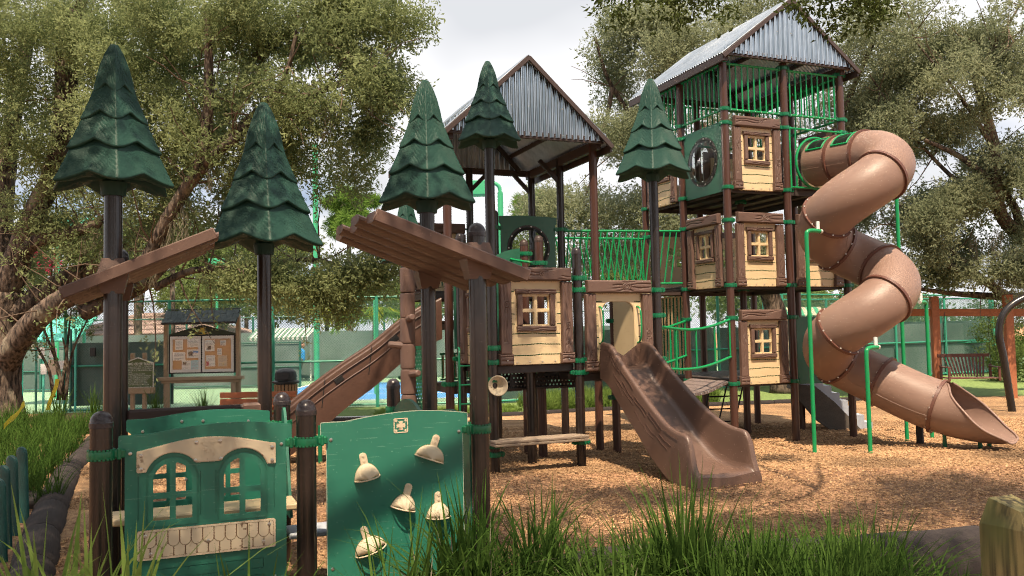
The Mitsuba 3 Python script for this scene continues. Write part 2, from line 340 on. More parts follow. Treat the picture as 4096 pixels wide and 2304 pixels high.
kerb_path = smooth_path([(x, y, 0) for x, y in KERB], 10)
play_poly = Polygon([tuple(p[:2]) for p in kerb_path] + KB).buffer(0)
tag(add('mulch', polysheet(play_poly, -0.008), 'm_mulch', smooth=True), kind='structure', label='wood chip mulch covering the playground', cat='mulch')
lawn_poly = Polygon([(-7, 19.2), (40, 15.2), (90, 90), (20, 90), (-7, 23.4)])
tag(add('lawn', polysheet(lawn_poly.difference(play_poly.buffer(0.05)), -0.016, 2.0), 'm_lawn', smooth=True), kind='structure', label='mown green lawn behind the playground', cat='lawn')
tag(add('path', polysheet(Polygon([(-7.6, 19.6), (-2.6, 19.6), (-2.6, 21.0), (-9, 21.4)]), -0.010), 'm_path', smooth=True), kind='structure', label='pale concrete path in front of the court fence', cat='path')
tag(add('court', polysheet(Polygon([(-30, 23.9), (-1.0, 23.9), (30, 42), (30, 60), (-30, 42)]), -0.012, 3.0), 'm_courtgreen', smooth=True), kind='structure', label='light green apron of the tennis court', cat='tennis court')
blue = [Polygon([(-8.4, 26.5), (3, 26.5), (10, 36), (-8.4, 36)])]
tag(add('court_playing_area', polysheet(blue[0], -0.006, 3.0), 'm_courtblue', smooth=True), kind='structure', label='blue playing area of the tennis court', cat='tennis court')
def strip(a, b, w, dz):
    return polysheet(LineString([a, b]).buffer(w / 2, cap_style='flat'), dz, 3.0)
for a, b in [((-8.4, 26.5), (3, 26.5)), ((-8.4, 29), (4, 29)), ((-8.4, 31.6), (6, 31.6)), ((-8.4, 26.5), (-8.4, 36)), ((-5.5, 26.5), (-5.5, 31.6))]:
    tag(add('court_line', strip(a, b, 0.10, -0.001), 'm_white'), kind='structure', label='white painted line on the blue tennis court', cat='court line')
# the dark kerb of rubber logs round the mulch
def kerb(key, pts, r, label, dz=0.0):
    p = np.asarray(pts, float); L = np.r_[0, np.cumsum(np.linalg.norm(np.diff(p[:, :2], axis=0), axis=1))]; n = int(L[-1] / 1.25)
    for k in range(n):
        s = np.linspace(L[-1] * k / n + 0.008, L[-1] * (k + 1) / n - 0.008, 14)
        q = np.column_stack([np.interp(s, L, p[:, 0]), np.interp(s, L, p[:, 1])]); z = zg(q[:, 0], q[:, 1] + .4) + dz - .13 * sstep(1.2, 3.0, q[:, 0]) * (r > .1)
        rr = (r + .10 * sstep(1.2, 3.0, q[:, 0]) * (r > .1)) * (1 + 0.10 * (meshkit.noise(np.column_stack([q * 3, z * 0])) - .5)); rr[[0, -1]] *= 0.9
        add(key + '__log', tube(np.column_stack([q, z]), rr, 14), 'm_kerb')
    return tag(key, label, 'kerb')
kerb(uniq('log_kerb'), kerb_path, 0.175, 'dark rubber log edging round the front of the wood chip playground', -0.03)
kerb(uniq('log_kerb'), smooth_path([(x, y, 0) for x, y in KB], 8), 0.09, 'low brown edging strip along the back of the wood chips', 0.0)

# ------------------------------------------------------------------ play equipment pieces
def post_mesh(h, r=0.0635, cap=False):
    return lathe([(0, 0), (r, 0), (r, h), (0, h)], 24)
def cap_mesh(r=0.0635):
    a = np.linspace(0, math.pi / 2, 8)
    return lathe([(r + .002, -0.03), (r + 0.0045, -0.028), (r + 0.0045, 0), (r + .001, 0.004)] + [((r + .001) * math.cos(t), 0.004 + (r + .004) * math.sin(t)) for t in a[1:-1]] + [(0, 0.008 + r)], 24)
def clamp_mesh(lugs=(0,), r=0.0635):
    ms = [lathe([(r + .002, -0.022), (r + .014, -0.022), (r + .017, 0), (r + .014, 0.022), (r + .002, 0.022)], 24)]
    for k in range(20):
        a = 2 * math.pi * k / 20
        for s in (-1, 1): ms.append(mv(box(0.012, 0.016, 0.014, 0.003, rz=a), ((r + .009) * math.cos(a), (r + .009) * math.sin(a), s * 0.026)))
    for l in lugs:
        c, s = math.cos(l), math.sin(l)
        ms += [mv(box(0.07, 0.05, 0.05, 0.008, rz=l), (c * (r + .035), s * (r + .035), 0)), mv(box(0.022, 0.07, 0.068, 0.006, rz=l), (c * (r + .035), s * (r + .035), 0))]
    return cat(ms)
def bolt_mesh(r=0.013): 
    return lathe([(0, 0), (r, 0), (r * .9, r * .45), (r * .45, r * .6), (r * .4, r * .35), (0, r * .35)], 10)
BOLT_Y = rot([1, 0, 0], math.pi / 2)          # a bolt facing -y
def bolts(pts, r=0.011):
    m = xf(bolt_mesh(r), BOLT_Y); return cat([mv(m, p) for p in pts])
def post(parent, xy, z1, mat='m_post', cap=False, z0=None, clamps=(), r=0.0635, lugs=(YAW, YAW + math.pi), capmat='m_cap'):
    z0 = float(zg(*xy)) - 0.08 if z0 is None else z0
    k = put(uniq_key(parent, 'post'), shape(post_mesh(z1 - z0, r), mat), frame(xy, 0, z0))
    if cap: put(k + '__cap', shared(f'cap{r}{capmat}', lambda: cap_mesh(r), capmat), frame(xy, 0, z1))
    for z in clamps:
        put(k + '__clamp', shared(f'clamp{lugs}{r}', lambda: clamp_mesh(lugs, r), 'm_clamp', 25), frame(xy, 0, z))
    return k
def uniq_key(parent, name): return parent + '__' + name

# --- moulded logs with carved grain
def carve(L, W, T, seed, res=0.0065, knots=((0.2, 0.0, 0.05),), r=0.018):
    nx, nz = max(8, int(L / res)), max(6, int(W / res)); x = np.linspace(-L / 2, L / 2, nx); z = np.linspace(-W / 2, W / 2, nz)
    X, Z = np.meshgrid(x, z, indexing='ij'); q = np.stack([X * 2.6 + seed * 7.3, Z * 9, X * 0 + seed], -1)
    ph = Z * (19 if W > .1 else 36) + 1.7 * meshkit.fbm(q, 3, seed) + 0.5 * meshkit.noise(q * 2.5, seed)
    for kx, kz, s in knots:
        d = np.sqrt(((X - kx * L) / 1.35) ** 2 + (Z - kz * W) ** 2); ph = np.where(d < s * 1.0, d * 48, ph + np.tanh((Z - kz * W) / s * 1.5) * 0.9 * np.exp(-(d / (s * 1.3)) ** 2))
    g = np.abs(ph - np.floor(ph) - 0.5); mask = sstep(0.38, 0.48, meshkit.noise(np.stack([X * 5 + 3, Z * 14, X * 0 + seed * 3.1], -1), seed + 5))
    groove = (1 - sstep(0.10, 0.22, g)) * mask
    d = np.minimum(np.minimum(X + L / 2, L / 2 - X), np.minimum(Z + W / 2, W / 2 - Z)); e = np.clip(d / r, 0, 1)
    h = T * (0.25 + 0.75 * np.sqrt(1 - (1 - e) ** 2)) - 0.010 * groove * sstep(0.75, 1, e)
    h[[0, -1], :] = 0; h[:, [0, -1]] = 0
    m = gridmesh(np.stack([X, -h, Z], -1)); back = gridmesh(np.array([[[-L / 2, 0, -W / 2], [-L / 2, 0, W / 2]], [[L / 2, 0, -W / 2], [L / 2, 0, W / 2]]]), True)
    return cat([m, back])
def upright(m):                                # turn a lying log upright: x -> z
    v, f = m; return np.stack([v[:, 2], v[:, 1], v[:, 0]], 1), f[:, ::-1]
def seams(rows, x0, x1, amp=0.006, w=0.013, y=-0.002):
    ms = []
    for k, (z, a, b) in enumerate(rows):
        x = np.linspace(a, b, 26); zz = z + amp * np.sin(x * 9 + k * 1.3) + 0.4 * amp * np.sin(x * 23 + k)
        P = np.stack([np.stack([x, x * 0 + y, zz - w * .5], -1), np.stack([x, x * 0 + y - .0015, zz], -1), np.stack([x, x * 0 + y, zz + w * .5], -1)], 1); ms.append(gridmesh(P, True))
    return cat(ms)
def log_panel(parent, M, kind='window', seed=1, W=1.03, Hh=1.26, tick=True):
    "tan board in a frame of moulded brown logs; kind window or door"
    s = W / 1.03; k = None
    bw = 0.37 * s; body = rrect(-bw, 0.0, bw, Hh - 0.12, 0.01)
    if kind == 'window':
        for a in (-1, 1):
            for b in (-1, 1): body = body.difference(rrect(a * 0.104 * s - 0.08 * s, 0.70 + b * 0.103 - 0.079, a * 0.104 * s + 0.08 * s, 0.70 + b * 0.103 + 0.079, 0.006))
        rows = [(z, -0.34 * s, 0.34 * s) for z in (0.125, 0.26, 0.40)] + [(z, a, b) for z in (0.52, 0.66, 0.80, 0.94) for a, b in ((-0.355 * s, -0.30 * s), (0.30 * s, 0.355 * s))]
        nm = 'window_panel'
    else:
        body = body.difference(rrect(-0.245, -0.1, 0.245, 0.93, 0.13))
        rows = [(z, a, b) for z in (0.3, 0.45, 0.60, 0.76) for a, b in ((-0.35, -0.305), (0.305, 0.35))] + [(0.925, -0.345, -0.25), (0.925, 0.25, 0.345)]
        nm = 'door_panel'
    k = put(uniq_key(parent, nm), shared(f'{nm}{W}{Hh}', lambda: bslab(body, 0.05), 'm_tan'), M)
    put(k + '__seam', shared(f'seam{nm}{W}', lambda: seams(rows, 0, 0), 'm_seam', False), M)
    lx = 0.435 * s; lw = 0.165 * s
    for i, a in enumerate((-1, 1)):
        put(k + '__side_log', shared(f'side{i}{seed % 2}{W}{Hh}', lambda: mv(upright(carve(Hh - 0.32, lw, 0.055, 3 + i + 2 * (seed % 2), knots=((0.18 - .3 * i, 0.05, 0.045), (-0.36, 0, 0.03)))), (a * lx, -0.002, (Hh - 0.32) / 2 + 0.135)), 'm_log', 40), M)
        put(k + '__foot_block', shared(f'foot{i}{W}', lambda: mv(carve(0.20 * s, 0.145, 0.06, 9 + i, knots=()), (a * lx, -0.004, 0.0725)), 'm_log', 40), M)
    put(k + '__top_log', shared(f'top{seed % 2}{W}{Hh}', lambda: mv(carve(1.0 * s, 0.18, 0.075, 11 + seed % 2, knots=((0.10, 0.0, 0.055),), r=0.025), (0, -0.006, Hh - 0.09)), 'm_log', 40), M)
    if kind == 'window':
        put(k + '__frame_board', shared(f'frt{W}', lambda: mv(carve(0.58 * s, 0.068, 0.045, 21, knots=((-.2, 0, .02),), r=0.014), (0, -0.003, 0.945)), 'm_log', 40), M)
        put(k + '__frame_board', shared(f'frb{W}', lambda: mv(carve(0.56 * s, 0.072, 0.045, 22, knots=(), r=0.014), (0, -0.003, 0.463)), 'm_log', 40), M)
        for a in (-1, 1): put(k + '__frame_board', shared(f'frs{a}{W}', lambda: mv(upright(carve(0.405, 0.08 * s, 0.036, 23 + a, knots=(), r=0.014)), (a * 0.232 * s, -0.003, 0.705)), 'm_log', 40), M)
    bl = [(x * s, -0.002, 0.035) for x in ((-.28, -.1, .08, .26) if kind == 'window' else (-.33, .33))] + [(-lx, -0.064, 0.06), (lx, -0.064, 0.06)]
    put(k + '__bolt', shared(f'bol{nm}{W}', lambda: bolts(bl), 'm_bolt', 40), M)
    return k
def emblem(s=0.05):
    "square badge with a flared cross and four corner dots"
    o = rrect(-s, -s, s, s, s * .2).difference(rrect(-s * .87, -s * .87, s * .87, s * .87, s * .15))
    arm = Polygon([(-s * .12, 0), (-s * .34, s * .6), (s * .34, s * .6), (s * .12, 0)])
    return unary_union([o] + [affinity.rotate(arm, 90 * i, origin=(0, 0)) for i in range(4)] + [Point(x * s * .66, z * s * .66).buffer(s * .17, 8) for x in (-1, 1) for z in (-1, 1)])
def decks(parent, M, x0, y0, x1, y1, name='deck', th=0.05):
    k = put(uniq_key(parent, name), shape(cat([box(x1 - x0, y1 - y0, 0.03, 0.006, ((x0 + x1) / 2, (y0 + y1) / 2, -0.015))] +
        [box(x1 - x0, 0.03, 0.10, 0.005, ((x0 + x1) / 2, y, -0.082)) for y in (y0 + .02, y1 - .02)] + [box(0.03, y1 - y0 - .07, 0.10, 0.005, (x, (y0 + y1) / 2, -0.082)) for x in (x0 + .02, x1 - .02)] +
        [box(0.03, y1 - y0 - .08, 0.05, 0.004, (x, (y0 + y1) / 2, -0.056)) for x in np.linspace(x0, x1, 6)[1:-1]]), 'm_deck'), M); return k
def corrugated(P0, U, V, nu, pitch=0.068, amp=0.011, wave='u', clip=None, nv=2):
    "a corrugated sheet: P0 + a U + b V (a, b in 0..1); waves run across U; clip(a) gives the upper end of b"
    P0, U, V = (np.asarray(x, float) for x in (P0, U, V)); n = np.cross(U, V); n /= np.linalg.norm(n)
    a = np.linspace(0, 1, nu); L = np.linalg.norm(U); h = amp * np.clip(1.6 * np.sin(2 * math.pi * a * L / pitch), -1, 1)
    top = np.ones(nu) if clip is None else clip(a); b = np.linspace(0, 1, nv)
    P = P0 + a[:, None, None] * U + (b[None, :] * top[:, None])[..., None] * V + h[:, None, None] * n
    return gridmesh(P)

# ------------------------------------------------------------------ moulded plastic fir trees
def fir_crown():
    n, m = 150, 168; h = np.linspace(0, 1, n); th = np.arange(m) * 2 * math.pi / m
    brk = [0.0, 0.31, 0.53, 0.755, 1.0]; rad = [0.05, 0.165, 0.26, 0.36, 0.455]; rows = []
    TH = th[None, :]; lobe = (1 - np.abs(np.sin(3 * TH))) ** 1.15                              # six ridges
    tiers = []
    for k in range(4):
        a, b = brk[k], brk[k + 1]; r0 = (rad[k] * 0.86 if k else 0.035); r1 = rad[k + 1]
        t = np.linspace(0, 1, 40)[:, None]
        r = r0 + (r1 - r0) * (0.62 * t + 0.38 * t ** 2.2) if k else 0.03 + (r1 - 0.03) * (1 - (1 - np.clip(t * 1.05, 0, 1)) ** 2.4) * 0.62 + (r1 - 0.03) * 0.38 * t ** 2
        lb = lobe; r = r * (0.79 + 0.21 * lb)
        z = -(a + (b - a) * t) * 1.0 - 0.070 * (1 - np.abs(np.sin(3 * TH)) ** 1.2) * t ** 2 - 0.014 * np.abs(np.sin(6 * TH)) * t ** 3
        d = np.abs(((TH * 6 / (2 * math.pi)) % 1.0) - 0.5) * 2                     # 1 on a ridge, 0 in a valley
        ph = (t * (4 + 1.5 * k) + (1 - d) * (2.6 + 0.9 * k)) + 0.25 * np.sin(TH * 18)
        g = np.abs(ph - np.floor(ph) - 0.5); brkn = meshkit.noise(np.stack([TH * 9 + t * 0, t * 14 + TH * 0, t * 0 + TH * 0 + k], -1), k)
        r = r - 0.0048 * (1 - sstep(0.06, 0.17, g)) * sstep(0.34, 0.45, brkn) * sstep(0.04, 0.12, t) * (1 - sstep(0.9, 0.98, t))
        tiers.append((r, z))
        lip = [(r[-1:] + 0.004, z[-1:] - 0.012), (r[-1:] - 0.008, z[-1:] - 0.022), (r[-1:] - 0.030 - (0.05 if k == 3 else 0), z[-1:] - 0.012)]
        tiers += [(np.maximum(q, 0.02), w) for q, w in lip]
    r = np.vstack([q for q, w in tiers]); z = np.vstack([w for q, w in tiers])
    rr, zz = r[-1], z[-1]                                                      # underside
    for f, dz in ((0.75, 0.035), (0.45, 0.045), (0.2, 0.03), (0.17, -0.06)):
        r = np.vstack([r, (rr * f)[None]]); z = np.vstack([z, (zz.mean() + (zz - zz.mean()) * f + dz)[None]])
    P = np.stack([r * np.cos(TH), r * np.sin(TH), z], -1); v, f = gridmesh(P, True, True)
    v = np.vstack([v, [0, 0, 0.002]]); c = len(v) - 1; k = np.arange(m)
    return v, np.vstack([f, np.stack([k, (k + 1) % m, k * 0 + c], 1)])
def fir(xy, top, label, turn=0.0, s=1.0, clamps=(), lugs=(YAW, YAW + math.pi)):
    t = thing('plastic_fir_tree', label, 'play tree', 'moulded plastic fir trees')
    post(t, xy, top - 0.25 * s, clamps=clamps, lugs=lugs)
    face = math.atan2(-xy[1], -xy[0]) + turn
    M = frame((xy[0], xy[1], top), face); M[:3, :3] *= s
    put(t + '__crown', shared('fir', fir_crown, 'm_tree', True), M)
    put(t + '__collar', shared('fircollar', lambda: lathe([(.064, 0), (.085, 0), (.095, .10), (.064, .12)], 20), 'm_tree'), frame((xy[0], xy[1], top - 1.14 * s)))
    return t
fir(H_(0, 1), 3.96, 'dark shaded plastic fir tree on a black post, leftmost of its kind', 0.06)
fir(H_(1, 2), 3.94, 'plastic fir tree on a thin black post behind the house front, second from the left', 0.10, 1.25)
fir(H_(2, 1), 3.92, 'dark plastic fir tree rising just above the right hand brown slab roof', 0.02, clamps=(1.08,), lugs=(YAW + math.pi / 2, YAW - math.pi / 2))
fir(C_(0, 0), 5.26, 'plastic fir tree in front of the corrugated gable of the roofed platform', 0.05, clamps=(1.56, 1.38, 1.16, 0.33, 0.22))
fir(C_(2, 0), 5.26, 'sunlit pale plastic fir tree beside the tall tower, rightmost of all', 0.0, 1.27, clamps=(2.30, 1.95, 1.35))
fir((-1.66, 13.45), 3.98, 'plastic fir tree mostly hidden behind the brown slab roof on the right', 0.1)

# ------------------------------------------------------------------ toy house at the front
th = thing('toy_house', 'green panel toy house with arched windows, climbing wall and brown slab roofs', 'playhouse')
L_, R_ = YAW, YAW + math.pi; V_ = YAW + math.pi / 2
post(th, H_(0, 0), 1.26, cap=True, clamps=(1.07,), lugs=(L_,))
post(th, H_(1, 0), 1.27, cap=True, clamps=(1.07,))
post(th, H_(2, 0), 2.47, cap=True, clamps=(1.08,), lugs=(R_, V_))
post(th, H_(1, 1), 1.25, cap=True, clamps=(1.07,), lugs=(R_, V_ + math.pi))
post(th, H_(0, 2), 2.48, cap=True)
post(th, H_(2, 2), 1.26, cap=True, clamps=(1.03,), lugs=(V_ + math.pi,))
def wave_board(hw=0.475, tab=0.512, low=0.02, top=1.175, bump=0.045):
    x = np.linspace(-tab, tab, 40); z = top + bump * np.sin(np.clip((x + 0.35) / 0.95, 0, 1) * math.pi)
    pts = list(zip(x, z)) + [(tab, 1.085), (hw + 0.01, 1.065), (hw, 1.05), (hw, low), (-hw, low), (-hw, 1.05), (-hw - 0.01, 1.065), (-tab, 1.085)]
    return Polygon(pts).buffer(-0.012).buffer(0.012, 4)
def arch(cx, z0, z1, hw):
    return unary_union([sbox(cx - hw, z0, cx + hw, z1 - hw), Point(cx, z1 - hw).buffer(hw, 16)])
def panes(cx, m=0.017, hw=0.112, z0=0.645, z1=0.995):
    a = arch(cx, z0, z1, hw); zc = z0 + (z1 - z0) * 0.43
    a = a.difference(sbox(cx - m, 0, cx + m, 2)).difference(sbox(cx - 1, zc - m, cx + 1, zc + m)); return a.buffer(-0.008).buffer(0.008, 3)
def front_panel():
    b = wave_board()
    holes = unary_union([panes(-0.205), panes(0.205)])
    back = slab(b.difference(holes), 0.012, 0.007)
    recess = unary_union([arch(c, 0.60, 1.035, 0.152).difference(arch(c, 0.612, 1.023, 0.140)) for c in (-.205, .205)] +
        [sbox(x - .003, 0.66, x + .003, 0.93) for x in (-.40, -.045, .045, .40)] + [sbox(-.33, .352, .33, .356), sbox(-.33, .292, .33, .296), sbox(-.332, .292, -.328, .356), sbox(.328, .292, .332, .356), sbox(-.33, .05, .33, .054), sbox(-.33, .25, .33, .254), sbox(-.334, .05, -.33, .254), sbox(.33, .05, .334, .254)])
    return cat([slab(b.difference(holes).difference(recess), 0.007, 0.0), back])
Mf = frame((H_(0, 0) + H_(1, 0)) / 2, YAW)
p = add(th + '__house_panel', front_panel(), 'm_panel', Mf)
def plaque_top():
    x = np.linspace(-0.41, 0.41, 40); up = list(zip(x, 1.075 + 0.065 * np.sin((x + 0.41) / 0.82 * math.pi) ** 1.2))
    b = Polygon(up + [(0.41, 0.945), (-0.41, 0.945)])
    for c in (-.205, .205): b = b.difference(arch(c, 0.5, 1.055, 0.158))
    return b.difference(sbox(-0.1, 0.9, 0.1, 0.985)).buffer(-0.008).buffer(0.008, 3)
k = add(p + '__plaque', bslab(plaque_top(), 0.016, -0.016), 'm_cream', Mf); tag(k, 'cream plaque over the two windows with an embossed cross badge')
add(p + '__badge', bslab(affinity.translate(emblem(0.043), 0.0, 1.068), 0.006, -0.021, 0.003), 'm_cream', Mf)
tpq = add(th + '__tile_plaque', cat([slab(rrect(-0.405, 0.42, 0.405, 0.597, 0.012), 0.014, -0.014)]), 'm_grime', Mf); tag(tpq, 'cream plaque with scalloped roof tiles, scuffed')
add(tpq + '__rim', slab(rrect(-0.405, 0.42, 0.405, 0.597, 0.012).difference(rrect(-0.394, 0.431, 0.394, 0.586, 0.008)), 0.007, -0.0205), 'm_cream', Mf)
w_ = 0.0665
for r in range(2):
    for i in range(-6, 7):
        x = i * w_ + (w_ / 2 if r else 0); z = 0.508 - 0.075 * r
        a = unary_union([Point(x, z + .014).buffer(w_ * .47, 10).intersection(sbox(-1, 0, 1, z + .014)), sbox(x - w_ * .47, z + .014, x + w_ * .47, z + 0.078)]).intersection(sbox(-.393, .432, .393, .585))
        if r: 
            for j in (-1, 0, 1): a = a.difference(unary_union([Point(x + (j + .5) * w_ if j < 1 else 9, 0.522).buffer(w_ * .49, 10), sbox(-1, .522, 1, 1)]))
        a = a.buffer(-.0016)
        if a.area > 1.5e-4: add(tpq + '__tile', slab(max(getattr(a, 'geoms', [a]), key=lambda g: g.area), 0.005, -0.0188), 'm_cream', Mf)
add(p + '__bolt', bolts([(x, -0.017, z) for x, z in ((-.385, 1.05), (-.385, .968), (.385, 1.05), (.385, .968), (-.07, 1.11), (.07, 1.11), (-.075, 1.0), (.075, 1.0), (-.36, .565), (.365, .565), (-.33, .455), (.33, .46), (0, .50))] + [(-.445, -.001, 1.065), (.445, -.001, 1.065), (.40, -.001, .23), (0, -.001, .23), (-.4, -.001, .23)], 0.0115), 'm_bolt', Mf)
Mc = frame((H_(1, 0) + H_(2, 0)) / 2, YAW)
cp = add(th + '__climbing_panel', cat([slab(wave_board(top=1.185), 0.010, 0.0045)]), 'm_panel', Mc)
add(cp + '__light_edge', slab(wave_board(top=1.185).buffer(0.0015), 0.0045, 0.0), 'm_panel_edge', Mc) if False else None
add(cp + '__facing', slab(wave_board(top=1.185).buffer(-0.004), 0.0045, 0.0), 'm_panel', Mc)
add(cp + '__rim', slab(wave_board(top=1.185).buffer(0.0008).difference(wave_board(top=1.185).buffer(-0.0039)), 0.003, 0.001), 'm_panel_edge', Mc)
add(cp + '__badge', slab(affinity.translate(emblem(0.050), 0.03, 1.135), 0.003, -0.003), 'm_cream', Mc)
add(cp + '__bolt', bolts([(-.445, 0, 1.07), (.445, 0, 1.07), (-.44, 0, .23), (.44, 0, .23)], 0.012), 'm_bolt', Mc)
def hold(w, kind):
    a = np.linspace(0, math.pi, 25); b = np.linspace(0, math.pi / 2, 9); A, B = np.meshgrid(a, b, indexing='ij')
    hh = 0.095 if kind else 0.10
    X = w * np.cos(A) * (np.cos(B) ** 0.35 if not kind else np.cos(B) ** 0.6); Z = hh * np.sin(A) ** (1.0 if kind else 1.25) * np.cos(B) ** 0.8; Y = -0.085 * np.sin(B) * np.sin(A) ** 0.35
    Y = Y * (1 - 0.10 * (np.sin(A * 9) > 0.6) * np.sin(B * 2)) if not kind else Y * (1 - 0.06 * meshkit.noise(np.stack([A * 5, B * 4, A * 0], -1)))
    dome = gridmesh(np.stack([X, Y, Z], -1)); rim = gridmesh(np.stack([np.stack([X[:, -1] * 0 + X[:, 0], Y[:, 0], Z[:, 0]], -1), np.stack([X[:, 0] * 1.03, Y[:, 0] - .006, Z[:, 0] * 1.03], -1)], 1))
    tab = bslab(unary_union([rrect(-.025, .05, .025, 0.172, .022)]), 0.016, -0.016, 0.004)
    lip = between((-w, -.004, .001), (w, -.004, .001), 0.008, 0.008)
    edge = tube(np.stack([w * np.cos(np.linspace(0, math.pi, 17)), -0.085 * np.sin(np.linspace(0, math.pi, 17)) ** 1.0, np.zeros(17)], -1), 0.005, 6)
    return cat([dome, rim, tab, edge, bolts([(0, -.017, .152), (0, -.017, .118)], 0.009)])
for x, z, w, kind, a in ((-0.205, 0.80, 0.085, 0, 0.20), (0.225, 0.895, 0.105, 1, -0.36), (0.035, 0.575, 0.085, 0, -0.28), (0.285, 0.495, 0.085, 0, 0.0), (-0.185, 0.32, 0.105, 1, 0.32)):
    add(cp + '__climbing_hold', xf(hold(w, kind), tr(x, -0.001, z) @ rot([0, 1, 0], -a)), 'm_cream', Mc, 40)
# rear and side boards, seat, brown rail
def rear_panel():
    b = wave_board(top=1.165); return slab(b.difference(unary_union([panes(-0.22, hw=.12, z0=.55, z1=.98), panes(0.20, hw=.12, z0=.55, z1=.98)])), 0.02)
Mr = frame((H_(0, 1) + H_(1, 1)) / 2, YAW)
k = add(th + '__house_panel', rear_panel(), 'm_panel', Mr); add(k + '__bolt', bolts([(-.40, -.001, 1.075), (-.13, -.001, 1.135), (.02, -.001, 1.13), (.35, -.001, 1.11), (-.1, -.001, .7)], .012), 'm_bolt', Mr)
Ms = frame((H_(1, 0) + H_(1, 1)) / 2, YAW + math.pi / 2)
add(th + '__side_panel', slab(Polygon([(0.02, .45), (.48, .45), (.48, 1.19), (.40, 1.22), (.33, 1.15), (.25, .95), (.1, .6)]).buffer(-.02).buffer(.02), .02), 'm_panel', Ms)
Mk = frame((H_(2, 0) + H_(2, 1)) / 2, YAW + math.pi / 2)
def hump(): 
    x = np.linspace(-.47, .47, 30); return Polygon(list(zip(x, 1.04 + .13 * np.sin((x + .47) / .94 * math.pi) ** .8)) + [(.47, .15), (-.47, .15)])
add(th + '__side_panel', slab(hump(), .03), 'm_bubblepanel', Mk)
Mk2 = frame((H_(2, 1) + H_(2, 2)) / 2, YAW + math.pi / 2)
k = add(th + '__side_panel', slab(hump(), .03), 'm_bubblepanel', Mk2)
Mb = frame((H_(0, 2) + H_(1, 2)) / 2, YAW)
add(th + '__rail_log', xf(box(1.10, 0.09, 0.12, 0.02), tr(0, 0, 1.09)), 'm_trim', Mb)
add(th + '__rail_log_end', xf(box(0.20, 0.10, 0.10, 0.02), tr(0.50, 0, 1.11)), 'm_log', Mb)
Mq = frame((H_(0, 0) + H_(1, 0)) / 2 + (H_(0, .45) - H_(0, 0)), YAW)
add(th + '__seat', box(1.22, 0.32, 0.045, 0.012, (0, 0, .58)), 'm_tan', Mq)
add(th + '__seat_bracket', cat([box(.05, .25, .5, .01, (x, 0, .30)) for x in (-.45, .45)]), 'm_dark', Mq)
Mq2 = frame((H_(1, .5) + H_(2, .5)) / 2, YAW)
add(th + '__seat', box(1.10, 0.30, 0.04, 0.012, (-.10, 0, .36)), 'm_grey', Mq2)
# slab roofs
def slab_roof(M, x0, x1, v0, v1, slope, z):
    "boards run up the slope (local x); they lie side by side along local y"
    n = 5; w = (v1 - v0) / n; sg = 1 if slope < 0 else -1; key = None
    for i in range(n):
        e0 = x0 - (0.05 * (i % 2) if slope < 0 else 0); e1 = x1 + (0.05 * (i % 2) if slope > 0 else 0)
        q = np.linspace(-1, 1, 9); yy = v0 + w * (i + .5) + q * w * .495; zt = 0.034 * np.sqrt(np.clip(1 - (q * .97) ** 4, 0, 1)); zb = -0.024 * np.sqrt(np.clip(1 - (q * .97) ** 6, 0, 1)) - .012 * (1 - np.abs(q))
        xs = np.linspace(e0, e1, 24); ring_y = np.r_[yy, yy[::-1]]; ring_z = np.r_[zt, zb[::-1]]
        P = np.zeros((len(xs), 18, 3)); P[..., 0] = xs[:, None]; P[..., 1] = ring_y; g = meshkit.noise(np.stack([np.repeat(xs[:, None] * 9, 18, 1), np.repeat(ring_y[None] * 60, len(xs), 0), np.zeros((len(xs), 18))], -1), i)
        P[..., 2] = ring_z + z + slope * xs[:, None] + 0.006 * (g - .5)
        v, f = gridmesh(P, True, True); nv = len(v); v = np.vstack([v, P[0].mean(0), P[-1].mean(0)]); kk = np.arange(18); e = (len(xs) - 1) * 18
        f = np.vstack([f, np.stack([kk, (kk + 1) % 18, kk * 0 + nv], 1), np.stack([e + (kk + 1) % 18, e + kk, kk * 0 + nv + 1], 1)])
        if key is None: key = add(th + '__slab_roof', (v, f), 'm_log', M, 40)
        else: add(key + '__board', (v, f), 'm_log', M, 40)
    fa = between((x0 - .01, v0 - .022, z + slope * x0 + .0), (x1 + .01, v0 - .022, z + slope * x1), 0.035, 0.088, 0.014)
    add(key + '__fascia', fa, 'm_log', M, 40)
    for vv in (0.0, 1.22):
        b = lathe([(.0, -.14), (.105, -.14), (.15, 0), (.105, .12), (0, .12)], 4); b = xf(b, rot([0, 0, 1], math.pi / 4)); b = (b[0] * [1, .8, 1], b[1])
        add(key + '__post_sleeve', mv(b, (0, vv, z)), 'm_log', M, 20)
slab_roof(frame(H_(2, 0), YAW), -0.76, 0.33, -0.12, 1.30, -0.37, 2.275)
slab_roof(frame(H_(0, 1), YAW), -0.32, 0.70, -0.12, 1.30, 0.45, 2.235)

# ------------------------------------------------------------------ middle platform
mp = thing('play_platform', 'low platform with a log framed window panel and an arched doorway', 'play platform')
post(mp, C_(1, 0), 2.80, cap=True, clamps=(2.457, 2.30, 1.37, 1.21, 0.30))
post(mp, C_(1, 1), 3.10, cap=True, clamps=(2.76, 1.25), mat='m_post_brown', capmat='m_trim')
post(mp, C_(0, 1), 3.10, cap=True, clamps=(1.4,))
post(mp, C_(1, 1.45), 3.10, 'm_post_brown', cap=True, clamps=(2.95, 1.2), capmat='m_trim')
post(mp, C_(2, 1), 2.35, 'm_post_brown', cap=True, clamps=(1.9, 1.1, .75), capmat='m_trim')
post(mp, C_(0.62, .45), 1.25, mat='m_post')
decks(mp, frame(C_(0, 0), YAW, 1.36), 0.05, 0.06, 1.17, 1.25)
decks(mp, frame(C_(1, 0), YAW, 1.22), 0.06, 0.06, 1.17, 1.25)
